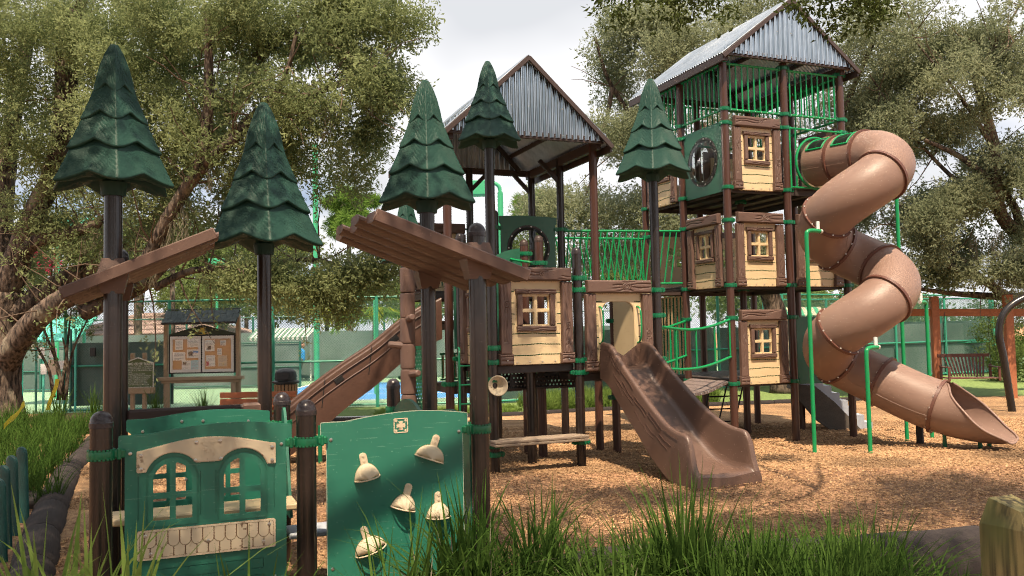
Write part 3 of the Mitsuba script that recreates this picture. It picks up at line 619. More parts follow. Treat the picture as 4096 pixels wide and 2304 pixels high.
log_panel(mp, frame((C_(0, 0) + C_(1, 0)) / 2 , YAW, 1.335), 'window', 1)
dk = log_panel(mp, frame((C_(1, 0) + C_(2, 0)) / 2, YAW, 1.215), 'door', 2, 1.03, 1.22)
log_panel(mp, frame((C_(0, 0) + C_(0, 1)) / 2, YAW - math.pi / 2, 1.335), 'window', 2)
Md = frame((C_(1, 0) + C_(2, 0)) / 2, YAW, 1.215)
for a in (-1, 1):
    x = a * 0.29
    add(dk + '__grab_handle', tube(smooth_path([(x, 0, 0.86), (x, -.05, .85), (x, -.10, .79), (x, -.11, .62), (x, -.10, .46), (x, -.05, .38), (x, 0, .37)], 5), 0.0125, 8), 'm_green', Md)
add(mp + '__side_panel', slab(rrect(.16, .03, 1.17, 1.05, .02), .04), 'm_tan', frame(C_(2, 0), YAW + math.pi / 2, 1.22))
add(mp + '__step_plank', cat([box(1.30, .30, .035, .008, (.57, -.10, .355)), box(1.30, .30, .035, .008, (.57, -.10, .392))]), 'm_plank', frame(C_(0, 0), YAW))
def perforated(x0, z0, x1, z1, dx=.055, dz=.055, r=.016):
    o = rrect(x0, z0, x1, z1, .02); hs = []
    for i, z in enumerate(np.arange(z0 + dz, z1 - dz * .6, dz)):
        for x in np.arange(x0 + dx + (dx / 2 if i % 2 else 0), x1 - dx * .6, dx): hs.append(Point(x, z).buffer(r, 2))
    return o.difference(unary_union(hs))
add(mp + '__perforated_riser', slab(perforated(.02, -.36, 1.0, -.03), .012), 'm_black', frame(C_(.25, .95), YAW, 1.30))
add(mp + '__perforated_step', xf(box(.95, .30, .03, .006), tr(0, 0, 0)), 'm_deck', frame(C_(.75, .72), YAW, 0.98))
add(mp + '__perforated_riser', slab(perforated(-.5, -.22, .5, 0), .012), 'm_black', frame(C_(.85, .62), YAW, 1.18))
add(mp + '__perforated_riser', slab(perforated(-.05, -.9, .25, .35, .045, .05, .013), .012), 'm_bubblepanel', frame(C_(-0.66, 0.72), YAW + .5, 1.25))
def horn():
    return lathe([(0, 0), (.024, 0), (.122, .12), (.130, .128), (.122, .132), (.012, .04), (0, .038)], 28)
c = at(2012, 1543, 10.72)
k = add(mp + '__talk_horn', xf(horn(), rot([0, 0, 1], -.25) @ rot([1, 0, 0], math.pi / 2)), 'm_cream', frame(c + np.array([-.03, .13, 0]))); tag(k, 'cream speaking horn on the fir tree post')
fr = C_(-0.12, -0.05)
lad = C_(-.33, .12)
for dx in (-.0, .34):
    add(mp + '__ladder_rail', tube(smooth_path([(dx, 0, .55), (dx, 0, 1.2), (dx, 0, 1.45), (dx + .02, .05, 1.55), (dx + .06, .2, 1.57)], 5), .014, 8), 'm_clamp', frame(lad, YAW))
for z in (.62, .86, 1.10, 1.34):
    add(mp + '__ladder_rung', tube([(0, 0, z), (.34, 0, z)], .0125, 8), 'm_clamp', frame(lad, YAW))
add(mp + '__slat_rail', cat([between((x, 0, .02), (x, 0, .42), .016) for x in np.linspace(.05, .95, 14)] + [between((0.02, 0, z), (.98, 0, z), .03) for z in (.02, .42)]), 'm_green', frame(C_(0.1, 2.2), YAW, 1.02))
add(mp + '__slat_rail', cat([between((x, .04, .04), (x, .04, .40), .03, .01) for x in np.linspace(.08, .92, 13)]), 'm_tan', frame(C_(0.1, 2.2), YAW, 1.02))
decks(mp, frame(C_(0, 1.45), YAW, 1.0), 0.06, 0.06, 1.17, 1.17)
# curved grab rail between the two capped brown posts
a, b = C_(1, 1.45), C_(1, 1)
g = [(a[0], a[1], 2.95), (a[0] - .17, a[1] - .12, 2.93), (a[0] - .20, a[1] - .28, 2.85), (b[0] - .18, b[1] - .05, 2.78), (b[0], b[1], 2.76)]
add(mp + '__grab_rail', tube(smooth_path(g, 6), .018, 8), 'm_green')
for t in (.25, .4, .55, .7):
    q = smooth_path(g, 6)[int(t * 24)]; add(mp + '__baluster', between((q[0], q[1], q[2]), (q[0], q[1], q[2] - .8), .018), 'm_green')
x = np.linspace(0, 1.05, 24)
add(mp + '__stair_panel', slab(Polygon(list(zip(x, .62 + .36 * sstep(0, 1, x / 1.05))) + [(1.05, -.35), (0, -.5)]), .03), 'm_bubblepanel', frame(C_(0.02, 1.3), YAW, 2.03))

# log climber on the left
lc = thing('log_climber', 'brown stacked tree trunk climber with branch stubs beside the left slide', 'climber')
lx, ly = -1.40, 11.35
for k in range(8):
    z0 = -.05 + k * 0.337
    rr = lambda p, an, k=k: 1 + .05 * np.sin(an * 3 + k)[None, :] + .05 * (meshkit.noise(np.stack([p[:, 2][:, None] * 6 + 0 * an, np.cos(an)[None] * 2 + 0 * p[:, :1], np.sin(an)[None] * 2 + k + 0 * p[:, :1]], -1)) - .5)
    zz = np.r_[z0 + .004, z0 + .012, np.linspace(z0 + .03, z0 + .307, 8), z0 + .325, z0 + .333]
    add(lc + '__trunk_block', tube(np.column_stack([zz * 0, zz * 0, zz]), np.r_[.088, .097, [.1] * 8, .097, .088], 18, bump=rr), 'm_log', frame((lx, ly)))
for a, z in ((2.9, .78), (0.2, .62), (-.9, 1.22), (2.4, .28), (-1.2, 1.95), (3.4, 1.6)):
    d = np.array([math.cos(a), math.sin(a), .12]); add(lc + '__stub', tube(np.array([d * .06 + [0, 0, z], d * .17 + [0, 0, z], d * .25 + [0, 0, z], d * .262 + [0, 0, z]]), [.055, .047, .045, .03], 10), 'm_log', frame((lx, ly)))

# ------------------------------------------------------------------ roofed platform
rp = thing('roofed_platform', 'tall open platform under a corrugated metal gable roof', 'play platform')
for ij, m in (((0, 1.45), 'm_post_brown'), ((2, 1.45), 'm_post_brown'), ((2, 2.45), 'm_post'), ((2, 3.45), 'm_post'), ((0, 2.45), 'm_post'), ((0, 3.45), 'm_post'), ((1, 3.45), 'm_post')):
    post(rp, C_(*ij), 4.72, mat=m, clamps=(2.42, 3.5) if ij == (2, 2.45) else (1.02,))
post(rp, C_(1, 2.45), 3.72, cap=True, clamps=(3.5,))
decks(rp, frame(C_(1, 2.45), YAW, 2.45), 0.03, 0.03, 1.2, 1.2)
decks(rp, frame(C_(0, 2.45), YAW, 2.45), 0.03, 0.03, 1.2, 1.2)
decks(rp, frame(C_(0, 1.45), YAW, 1.95), 0.03, 0.03, 1.2, 1.2)
def bubble_board(w=.50, z1=.98, tabs=True, cz=.45, r=.36):
    x = np.linspace(-w - .03, w + .03, 24); b = Polygon(list(zip(x, z1 + .02 * np.sin((x + w) / (2 * w) * math.pi))) + [(w + .03, z1 - .1), (w, z1 - .14), (w, -.05), (-w, -.05), (-w, z1 - .14), (-w - .03, z1 - .1)]) if tabs else rrect(-w, 0, w, z1, .015)
    return b.difference(Point(0, cz).buffer(r, 24))
def bubble_parts(k, M, cz, r):
    a = np.linspace(0, 1, 8); put(k + '__window_ring', shape(xf(lathe([(r - .055, -.004), (r + .03, -.004), (r + .03, .004), (r - .055, .004), (r - .055, -.004)], 40), tr(0, -.006, cz) @ rot([1, 0, 0], math.pi / 2)), 'm_dark'), M)
    pr_ = [(r * .99 * math.cos(t), -.0 + .16 * math.sin(t)) for t in np.linspace(0, math.pi / 2, 9)]
    put(k + '__bubble_window', shape(xf(lathe(pr_, 40), tr(0, .0, cz) @ rot([1, 0, 0], math.pi / 2)), 'm_bubble', True), M)
    put(k + '__bolt', shape(bolts([((r + .005) * math.cos(t), -.011, cz + (r + .005) * math.sin(t)) for t in np.arange(11) * 2 * math.pi / 11 + .3], .013), 'm_bolt'), M)
Mbp = frame((C_(1, 2.45) + C_(2, 2.45)) / 2, YAW, 2.72)
k = add(rp + '__bubble_panel', slab(bubble_board(), .02), 'm_bubblepanel', Mbp); bubble_parts(k, Mbp, .45, .36)
log_panel(rp, frame((C_(0, 3.45) + C_(1, 3.45)) / 2, YAW, 2.45), 'window', 3)
def gable_roof(t, g, yaw, su, sv, u0, u1, v0, v1, ze, za, ub0, ub1, trim=.17):
    "corrugated gable roof: ridge along v; gable end facing front; u in metres from grid origin"
    M = frame(g(0, 0), yaw); uc = (u0 + u1) / 2; U0, U1 = u0 - .06, u1 + .06; sl = (za - ze) / (u1 - uc)
    for nm, ua in (('roof_slope', U0), ('roof_slope', U1)):
        zE = za - sl * abs(ua - uc)
        P0 = (ua, v0 - .06, zE + .02); nu = int((v1 - v0 + .12) / .068 * 8)
        k = add(t + '__' + nm, corrugated(P0, (0, v1 - v0 + .12, 0), (uc - ua, 0, za - zE), nu), 'm_galv', M, True)
        add(k + '__barge_board', between((ua, v0 - .065, zE - .045), (uc, v0 - .065, za - .02), .03, .07), 'm_trim', M)
        add(k + '__eave_board', box(.035, v1 - v0 + .1, .12, .005, (ua + (.02 if ua < uc else -.02), (v0 + v1) / 2, zE - .055)), 'm_trim', M)
        for f in (.35, .68): add(k + '__purlin', box(.05, v1 - v0 - .05, .07, .005, (ua + (uc - ua) * f, (v0 + v1) / 2, zE + (za - zE) * f - .06)), 'm_trim', M)
        add(k + '__screw', cat([mv(plainbox(.014, .014, .014), (ua + (uc - ua) * f, v, zE + (za - zE) * f + .03)) for f in (.1, .5, .9) for v in np.arange(v0, v1, .27)]), 'm_alu', M)
    for nm, vv, fl in (('gable_sheet', v0, 1), ('gable_sheet', v1, -1)):
        nu = int((u1 - u0) / .10 * 10); cl = lambda a: np.maximum(0.02, 1 - np.abs(a - .5) * 2 * .93)
        k = add(t + '__' + nm, corrugated((u0, vv, ze), (u1 - u0, 0, 0), (0, 0, (za - ze) * 1.0 - .05), nu, .10, .022, clip=cl, nv=3), 'm_galv', M, True)
        add(k + '__screw', cat([mv(plainbox(.012, .012, .012), (u0 + (u1 - u0) * a, vv - .016 * fl, ze + z)) for z in (.04, .45) for a in np.linspace(.08, .92, 9) if z < (za - ze) * (1 - abs(a - .5) * 2) - .05]), 'm_alu', M)
        add(k + '__tie_beam', box(u1 - u0 - .1, .05, .11, .006, (uc, vv + .045 * fl, ze + .02)), 'm_trim', M)
        for s in (-1, 1): add(k + '__brace', between((uc + s * (u1 - u0) * .40, vv + .10 * fl, ze + .05), (uc + s * .08, vv + .10 * fl, za - .12), .05, .08), 'm_dark', M)
    for ub in (ub0, ub1):
        add(t + '__eave_beam', box(.09, v1 - v0 - .2, .15, .006, (ub, (v0 + v1) / 2, ze - .03)), 'm_trim', M)
    add(t + '__ridge_beam', box(.05, v1 - v0 - .1, .10, .006, (uc, (v0 + v1) / 2, za - .11)), 'm_trim', M)
gable_roof(rp, C_, YAW, 1.22, 1.22, -.13, 2.54, 1.20 * 1.22, 3.66 * 1.22, 4.70, 5.90, 0.0, 2.44)
M5 = frame(C_(0, 1.45), YAW)
for x, d, y in ((0, 1, 1.22), (2.44, -1, 1.22), (0, 1, 2.44), (1.22, 1, 2.44), (1.22, -1, 2.44), (2.44, -1, 2.44)): add(rp + '__knee_brace', between((x, y, 4.3), (x + d * .38, y, 4.68), .05, .07), 'm_dark', M5)
add(rp + '__back_rail', cat([between((.05, 2.44, z), (1.17, 2.44, z), .03) for z in (3.35, 3.62)] + [between((x, 2.44, 2.6), (x, 2.44, 3.62), .02) for x in np.linspace(.12, 1.1, 8)]), 'm_clamp', M5)

# ------------------------------------------------------------------ the tall tower
tw = thing('play_tower', 'three storey brown and tan play tower with a caged top and a metal gable roof', 'play tower')
TL, TV = TYAW, TYAW + math.pi / 2
for (i, j) in ((0, 0), (1, 0), (2, 0), (0, 1), (0, 2), (2, 1), (2, 2), (1, 2), (1, 1)):
    cl = (6.13, 5.34, 5.11, 4.05, 3.51, 2.45, 1.92, .86) if (i, j) in ((0, 0), (1, 0), (2, 0), (0, 1), (0, 2)) else (5.34, 4.05, 2.45)
    post(tw, T_(i, j), 6.22 if (i, j) != (1, 1) else 4.0, mat='m_post_brown', clamps=cl, lugs=((TL, TL + math.pi) if j == 0 and i else (TV, TV + math.pi) if i == 0 and j else (TL, TV)))
SV = 1.2746
for z in (.93, 2.52, 4.11):
    decks(tw, frame(T_(0, 0), TYAW, z), .06, .06, 2.38, 2 * SV - .06)
def face(i0, j0, i1, j1, z): 
    a, b = T_(i0, j0), T_(i1, j1); d = b - a; return frame((a + b) / 2, math.atan2(d[1], d[0]), z)
TW = 0.95
log_panel(tw, face(0, 0, 1, 0, .83), 'window', 1, TW, 1.22)
log_panel(tw, face(0, 0, 1, 0, 2.43), 'window', 2, TW, 1.22)
log_panel(tw, face(0, 0, 1, 0, 4.02), 'window', 1, TW, 1.22)
log_panel(tw, face(1, 0, 2, 0, 2.43), 'window', 2, TW, 1.22)
log_panel(tw, face(0, 1, 0, 0, 2.43), 'window', 1, TW, 1.22)
log_panel(tw, face(0, 2, 0, 1, 4.02), 'window', 2, TW, 1.22)
log_panel(tw, face(2, 2, 1, 2, 2.43), 'window', 2, TW, 1.22)
log_panel(tw, face(1, 2, 0, 2, 4.02), 'window', 1, TW, 1.22)
log_panel(tw, face(2, 1, 2, 2, 4.02), 'window', 1, TW, 1.22)
log_panel(tw, face(2, 0, 2, 1, 4.02), 'window', 2, TW, 1.22)
log_panel(tw, face(2, 0, 2, 1, 2.43), 'window', 2, TW, 1.22)
log_panel(tw, face(2, 2, 1, 2, 4.02), 'window', 2, TW, 1.22)
log_panel(tw, face(1, 2, 0, 2, 2.43), 'window', 2, TW, 1.22)
Mg = face(0, 1, 0, 0, 4.0)
k = add(tw + '__bubble_panel', slab(bubble_board(.54, 1.16, False, .58, .39), .02), 'm_bubblepanel', Mg); bubble_parts(k, Mg, .58, .39)
add(k + '__badge', slab(affinity.translate(emblem(.05), .0, 1.06), .004, -.004), 'm_bubblepanel', Mg)
Mdk = face(1, 0, 2, 0, .80)
add(tw + '__green_panel', slab(rrect(-.52, 0, .52, 1.12, .02).difference(rrect(-.2, .45, .2, .85, .05)), .02), 'm_bubblepanel', Mdk)
k = add(tw + '__barred_panel', slab(rrect(-.5, .05, .5, 1.45, .01), .03, .12), 'm_tan', face(0, 2, 0, 1, .9))
for x in np.linspace(-.46, .46, 9): add(k + '__bar', between((x, 0, .05), (x, 0, 1.42), .022), 'm_clamp', face(0, 2, 0, 1, .9))
def cage(i0, j0, i1, j1, z0=5.34, z1=6.10, n=9, nm='cage_rail', over=.0):
    a, b = T_(i0, j0), T_(i1, j1); d = b - a; Lc = np.linalg.norm(d); M = frame(a, math.atan2(d[1], d[0]))
    k = add(tw + '__' + nm, tube([(.05, 0, z0), (Lc - .05, 0, z0)], .020, 10), 'm_green', M); add(k + '__top_rail', tube([(.05, 0, z1), (Lc - .05, 0, z1)], .020, 10), 'm_green', M)
    for x in np.linspace(.13, Lc - .13, n): add(k + '__bar', tube([(x, 0, z0), (x, 0, z1)], .0135, 8), 'm_green', M)
    add(k + '__rivet', cat([mv(plainbox(.014, .02, .014), (x, -.014, z0)) for x in np.linspace(.13, Lc - .13, n)]), 'm_alu', M)
for q in ((0, 0, 1, 0), (1, 0, 2, 0), (0, 1, 0, 0), (0, 2, 0, 1), (2, 0, 2, 1), (2, 1, 2, 2), (1, 2, 0, 2), (2, 2, 1, 2)): cage(*q)
gable_roof(tw, T_, TYAW, 1.22, SV, -.11, 2.60, -.15 * SV, 2.14 * SV, 6.22, 7.25, 0.0, 2.44)
# sagging bridge with curved rails on the left of the tower
br = thing('sagging_bridge', 'sagging slatted bridge with curved green rails between the platform and the tower', 'bridge')
a0, a1 = C_(2, .12), C_(2, .95); b0, b1 = T_(0, .08), T_(0, .92)
n = 11
for k in range(n):
    t0, t1 = k / n + .004, (k + 1) / n - .004
    def pt(t, s): 
        p = (a0 + (a1 - a0) * s) * (1 - t) + (b0 + (b1 - b0) * s) * t; return (p[0], p[1], 1.22 * (1 - t) + .90 * t - .30 * math.sin(math.pi * t) ** 1.2 * (1 - .2 * t))
    c = [pt(t0, 0), pt(t0, 1), pt(t1, 1), pt(t1, 0)]; v = np.array(c + [(x, y, z - .04) for x, y, z in c])
    add(br + '__plank', (v, np.array([[0, 3, 2], [0, 2, 1], [4, 5, 6], [4, 6, 7], [0, 1, 5], [0, 5, 4], [1, 2, 6], [1, 6, 5], [2, 3, 7], [2, 7, 6], [3, 0, 4], [3, 4, 7]])), 'm_ramp', smooth=False)
add(br + '__bolt', cat([mv(bolts([(0, -.002, 0)], .014), pt(t, -.01) + np.array([0, 0, -.02])) for t in np.linspace(.1, .97, 10)]), 'm_bolt')
for s, j in ((0, 0.0), (1, 1.0)):
    pa, pb = C_(2, s), T_(0, j)
    for z0, z1, sag in ((1.80, 1.90, .10), (1.22, 1.30, .09)):
        q = [np.r_[pa * (1 - t) + pb * t, z0 * (1 - t) + z1 * t - sag * math.sin(math.pi * t) ** 1.1] for t in np.linspace(0, 1, 22)]
        add(br + '__rail', tube(np.array(q), .021, 10), 'm_green')
    for t in (.22, .48, .74, .97):
        p = pa * (1 - t) + pb * t; za = 1.80 * (1 - t) + 1.90 * t - .10 * math.sin(math.pi * t) ** 1.1; zb = 1.22 * (1 - t) + 1.30 * t - .09 * math.sin(math.pi * t) ** 1.1
        add(br + '__baluster', tube([(p[0], p[1], zb), (p[0], p[1], za)], .014, 8), 'm_green')
# upper bridge
ub = thing('upper_bridge', 'high bridge with slanting green balusters between the roofed platform and the tower', 'bridge')
for s, (pa, pb), lean in ((0, (C_(2, 2.45), T_(0, 1)), -.14), (1, (C_(2, 3.3), T_(0, 2)), .16)):
    Lb = np.linalg.norm(pb - pa); d = (pb - pa) / Lb; f = lambda x, z: (pa[0] + d[0] * x, pa[1] + d[1] * x, z)
    for z in (2.56, 3.48):
        add(ub + '__rail', tube([f(.05, z), f(Lb - .05, z)], .020, 10), 'm_green')
    for x in np.arange(.14, Lb - .1, .115): add(ub + '__baluster', tube([f(min(max(x + lean, .06), Lb - .06), 2.56), f(x, 3.48)], .0125, 8), 'm_green')
q = [C_(2, 2.52), T_(0, 1.05), T_(0, 1.95), C_(2, 3.25)]
v = np.array([(p[0], p[1], z) for z in (2.44, 2.36) for p in q]); add(ub + '__deck', (v, np.array([[0, 1, 2], [0, 2, 3], [4, 6, 5], [4, 7, 6], [0, 4, 5], [0, 5, 1], [1, 5, 6], [1, 6, 2], [2, 6, 7], [2, 7, 3], [3, 7, 4], [3, 4, 0]])), 'm_trim', smooth=False)

# ------------------------------------------------------------------ open slide with raised walls
def sweep_slide(st, path, seed=0):
    "st rows: s, bed z, wall top z, half width, underside z; path(s) -> (xy, right vector)"
    P = []
    for s, bed, top, w, bot in st:
        (x, y), (rx, ry) = path(s); h = top - bed
        prof = [(-w - .075, bot), (-w - .078, bot + (top - bot) * .35), (-w - .070, bot + (top - bot) * .7), (-w - .060, top - .035), (-w - .045, top - .008), (-w - .020, top), (-w + .006, top - .010), (-w + .014, top - .04), (-w + .024, bed + h * .55), (-w + .036, bed + h * .22), (-w + .06, bed + h * .07), (-w + .11, bed), (-w * .3, bed - .004)]
        prof += [(-a, b) for a, b in prof[::-1]]
        P.append([(x + rx * a, y + ry * a, b) for a, b in prof])
    P = np.array(P); v, f = gridmesh(P, False, True); m = P.shape[1]; n = len(P)
    nv = len(v); v = np.vstack([v, P[0].mean(0), P[-1].mean(0)]); k = np.arange(m); e = (n - 1) * m
    f = np.vstack([f, np.stack([(k + 1) % m, k, k * 0 + nv], 1), np.stack([e + k, e + (k + 1) % m, k * 0 + nv + 1], 1)])
    t = trimesh.Trimesh(v, f, process=False); 
    if t.volume < 0: f = f[:, ::-1]
    return v, f
def resample(st, n):
    st = np.array(st, float); s = np.linspace(st[0, 0], st[-1, 0], n); from scipy.interpolate import PchipInterpolator
    return np.column_stack([s] + [PchipInterpolator(st[:, 0], st[:, k])(s) for k in range(1, st.shape[1])])
s0, s1 = np.array([1.50, 11.42]), np.array([2.36, 9.62]); sd = (s1 - s0) / np.linalg.norm(s1 - s0)
slide = thing('slide', 'wide brown plastic slide with high walls coming down from the arched doorway', 'slide')
pth = lambda s: (s0 + sd * s, (-sd[1], sd[0]))
ST = [(-.06, 1.27, 1.60, .29, 1.12), (.10, 1.26, 1.585, .29, 1.06), (.35, 1.05, 1.40, .30, .86), (.8, .70, 1.06, .32, .50), (1.2, .36, .79, .345, .20), (1.5, .17, .64, .37, .04), (1.70, .125, .59, .385, -.02), (1.83, .12, .575, .39, -.05), (1.91, .13, .50, .395, -.05), (1.97, .14, .26, .40, -.05), (2.03, .10, .13, .40, -.05)]
k = add(slide + '__chute', sweep_slide(resample(ST, 60), pth), 'm_slide', None, 50)
Mw = np.eye(4); Mw[:3, 0] = (sd[0], sd[1], 0); Mw[:3, 1] = (-sd[1], sd[0], 0); Mw[:3, 3] = (*s0, 0)
gr = []
for k2, off in enumerate((.05, .11, .17, .24, .31)):
    x = np.linspace(.12 + .05 * k2, 1.72 - .07 * k2, 60); S_ = resample(ST, 200); top = np.interp(x, S_[:, 0], S_[:, 2]); w = np.interp(x, S_[:, 0], S_[:, 3])
    z = top - off - .02 + .012 * np.sin(x * 13 + k2) + .006 * np.sin(x * 31 + 2 * k2)
    for a in range(0, 60, 12):
        if (a // 12 + k2) % 3 == 2: continue
        gr.append(tube(np.column_stack([x, -w - .0715 - .006 * np.clip((off - .03) * 4, 0, 1), z])[a:a + 12], .0035, 5))
add(slide + '__grain_line', cat(gr), 'm_logslide', Mw)
add(slide + '__support', cat([between((1.0, y, -.1), (.93, y, .42), .09, .2, .02) for y in (-.05, .12)]), 'm_dark', Mw)
# slide on the left, with cut-outs along its wall
ls = thing('slide', 'curved brown slide with square cut-outs in its wall, left of the middle', 'slide')
q0, q1 = np.array([-1.25, 13.0]), np.array([-3.62, 12.28]); qd = (q1 - q0) / np.linalg.norm(q1 - q0)
pth2 = lambda s: (q0 + qd * s, (-qd[1], qd[0]))
ST2 = [(-.1, 1.92, 2.30, .27, 1.68), (.4, 1.66, 2.02, .27, 1.42), (.9, 1.25, 1.63, .28, 1.02), (1.35, .95, 1.34, .29, .70), (1.75, .64, 1.06, .31, .36), (2.1, .35, .78, .33, .10), (2.35, .22, .58, .34, -.02), (2.5, .2, .36, .34, -.05), (2.55, .1, .15, .34, -.05)]
add(ls + '__chute', sweep_slide(resample(ST2, 60), pth2), 'm_logslide', None, 50)
Mw2 = np.eye(4); Mw2[:3, 0] = (qd[0], qd[1], 0); Mw2[:3, 1] = (-qd[1], qd[0], 0); Mw2[:3, 3] = (*q0, 0)
S_ = resample(ST2, 200); ti = lambda x, o: (x, np.interp(x, S_[:, 0], S_[:, 3]) + .079, np.interp(x, S_[:, 0], S_[:, 2]) - o)
for off in (.10, .24): add(ls + '__rib', tube(np.array([ti(x, off) for x in np.linspace(.2, 2.3, 40)]), .010, 6), 'm_logslide', Mw2)
for x in (.62, 1.42, 2.16): add(ls + '__cut_out', between(ti(x - .055, .165), ti(x + .055, .165), .02, .075), 'm_black', Mw2)
for x in (.95, 1.62): add(ls + '__joint', tube(np.array([ti(x + .12 * o, o) for o in np.linspace(0, .38, 8)]), .006, 6), 'm_black', Mw2)
add(ls + '__leg', tube([(-2.75, 12.1, -.1), (-2.75, 12.1, .5)], .03, 8), 'm_clamp')

# ------------------------------------------------------------------ spiral tube slide
ts = thing('tube_slide', 'brown spiral tube slide winding down on the right of the tower', 'slide')
RT_ = 0.385; hc = np.array([5.36, 13.15]); hr = .50
m0 = T_(1.5, 0)
pts = [np.r_[m0 + (np.array([5.82, 13.35]) - m0) * t, 4.53 - .06 * t] for t in np.linspace(0, .88, 8)]
phs = np.radians(np.linspace(23, -535, 64)); zz = np.interp(np.degrees(-phs), [-23, 180, 340, 540], [4.46, 3.36, 2.62, 1.50])
pts += [np.r_[hc + hr * np.array([math.cos(a), math.sin(a)]), z] for a, z in zip(phs, zz)]
pts += [np.array(p) for p in ((5.0, 13.50, 1.30), (5.30, 13.58, 1.12), (5.64, 13.34, .92), (6.08, 12.94, .64), (6.34, 12.72, .52))]
path = smooth_path(pts, 5); Ls = np.r_[0, np.cumsum(np.linalg.norm(np.diff(path, axis=0), axis=1))]
from scipy.ndimage import gaussian_filter1d
u_ = np.linspace(0, Ls[-1], 420); path = np.column_stack([gaussian_filter1d(np.interp(u_, Ls, path[:, k]), 5, mode='nearest') for k in range(3)])
tt, ta, tb = frames(path)
# keep one frame axis pointing up so that windows and mouth sit right
ta = np.cross(tt, [0, 0, 1.0]); ta /= np.linalg.norm(ta, axis=1, keepdims=True); tb = np.cross(ta, tt)
def ring_at(i, r, an): return path[i] + r * (np.cos(an)[:, None] * ta[i] + np.sin(an)[:, None] * tb[i])
NS = 48; an = np.arange(NS) * 2 * math.pi / NS
hi = lambda deg: int(np.argmin(np.linalg.norm(path - np.r_[hc + hr * np.array([math.cos(math.radians(deg)), math.sin(math.radians(deg))]), np.interp(-deg, [-23, 180, 340, 540], [4.46, 3.36, 2.62, 1.50])], axis=1)))
cuts = [0, 24, 47, hi(-62), hi(-165), hi(-255), hi(-335), hi(-425), hi(-508), 0, 0, len(path) - 1]
cuts[9] = cuts[8] + (len(path) - 1 - cuts[8]) * 36 // 100; cuts[10] = cuts[8] + (len(path) - 1 - cuts[8]) * 66 // 100
for c0, c1 in zip(cuts[:-1], cuts[1:]):
    P = np.array([ring_at(i, RT_, an) for i in range(c0, c1 + 1)]); k = add(ts + '__tube_section', gridmesh(P, True, True), 'm_tube', None, True)
    c = c1
    rr = []
    for o, r in ((-.022, RT_ - .002), (-.022, RT_ + .034), (.022, RT_ + .034), (.022, RT_ - .002)): rr.append(path[c] + tt[c] * o + r * (np.cos(an)[:, None] * ta[c] + np.sin(an)[:, None] * tb[c]))
    add(k + '__flange', gridmesh(np.array(rr), True, True), 'm_flange', None, 20)
    bl = [plainbox(.02, .02, .02, path[c] - tt[c] * .026 + (RT_ + .018) * (math.cos(a) * ta[c] + math.sin(a) * tb[c])) for a in np.arange(14) * 2 * math.pi / 14]
    add(k + '__bolt', cat(bl), 'm_alu')
    ia = np.argmax(0 * an + 1); seam = np.array([path[i] + (RT_ + .001) * (math.cos(-.35) * ta[i] + math.sin(-.35) * tb[i]) for i in range(c0, c1 + 1, 2)])
    if len(seam) > 3: add(k + '__mould_line', tube(seam, .004, 5), 'm_tube')
for c0, c1 in ((cuts[0] + 5, cuts[1] - 4), (cuts[1] + 5, cuts[2] - 4)):
    aa = np.linspace(math.radians(28), math.radians(84), 12)
    P = np.array([ring_at(i, RT_ + .006, aa) for i in range(c0, c1 + 1)]); nm = add(ts + '__roof_window', gridmesh(P), 'm_blackglass', None, True)
    bd = np.vstack([P[:, 0], P[-1], P[::-1, -1], P[0, ::-1]]); add(nm + '__frame', tube(bd, .018, 6), 'm_green')
# entry ring with bars
Me = face(1, 0, 2, 0, 4.1)
rg = [(0.44 * math.cos(a), -.05, .43 + .44 * math.sin(a)) for a in np.linspace(0, 2 * math.pi, 40)]
add(ts + '__entry_ring', tube(np.array(rg), .022, 8, False), 'm_green', Me)
add(ts + '__entry_frame', tube(smooth_path([(-.56, -.05, -.02), (-.56, -.05, .5), (-.56, -.05, .96), (-.52, -.05, 1.0), (0, -.05, 1.0), (.52, -.05, 1.0), (.56, -.05, .96), (.56, -.05, -.02)], 6), .018, 8), 'm_green', Me)
add(ts + '__entry_frame', tube([(-.56, -.05, .0), (.56, -.05, .0)], .016, 8), 'm_green', Me)
for x in (-.44, .44): add(ts + '__entry_bar', cat([tube([(x, -.05, 0), (x, -.05, .2)], .013, 8), tube([(x, -.05, .65), (x, -.05, 1.0)], .013, 8)]), 'm_green', Me)
# scoop at the bottom
E0, d0 = path[-1], tt[-1]; ex = [E0, E0 + np.array([.17, -.16, -.05]), E0 + np.array([.36, -.38, -.075]), E0 + np.array([.50, -.55, -.07]), E0 + np.array([.60, -.67, -.04])]
ex = smooth_path(ex, 10); et = np.gradient(ex, axis=0); et /= np.linalg.norm(et, axis=1, keepdims=True); ea = np.cross(et, [0, 0, 1.0]); ea /= np.linalg.norm(ea, axis=1, keepdims=True); eb = np.cross(ea, et)
P, Q = [], []
for i, p in enumerate(ex):
    t = i / (len(ex) - 1); hf = math.pi * (1 - 0.84 * max(0, (t - .03) / .97) ** .80); rad = RT_ * (1 + .14 * t)
    an2 = -math.pi / 2 + np.linspace(-hf, hf, 41)
    P.append(p + rad * (np.cos(an2)[:, None] * ea[i] + np.sin(an2)[:, None] * eb[i]))
P = np.array(P); k = add(ts + '__scoop', gridmesh(P, True), 'm_tube', None, True); tag(k, 'flared open scoop at the foot of the tube slide')
rim = np.vstack([P[4:, 0], P[-1], P[4:, -1][::-1]]); add(k + '__rim', tube(rim, .017, 8, False), 'm_tube', None, True)
add(k + '__bracket', xf(box(.10, .012, .24, .005), tr(*(E0 + np.array([.12, -.47, -.18]))) @ rot([0, 0, 1], -.35) @ rot([1, 0, 0], -.35)), 'm_clamp')
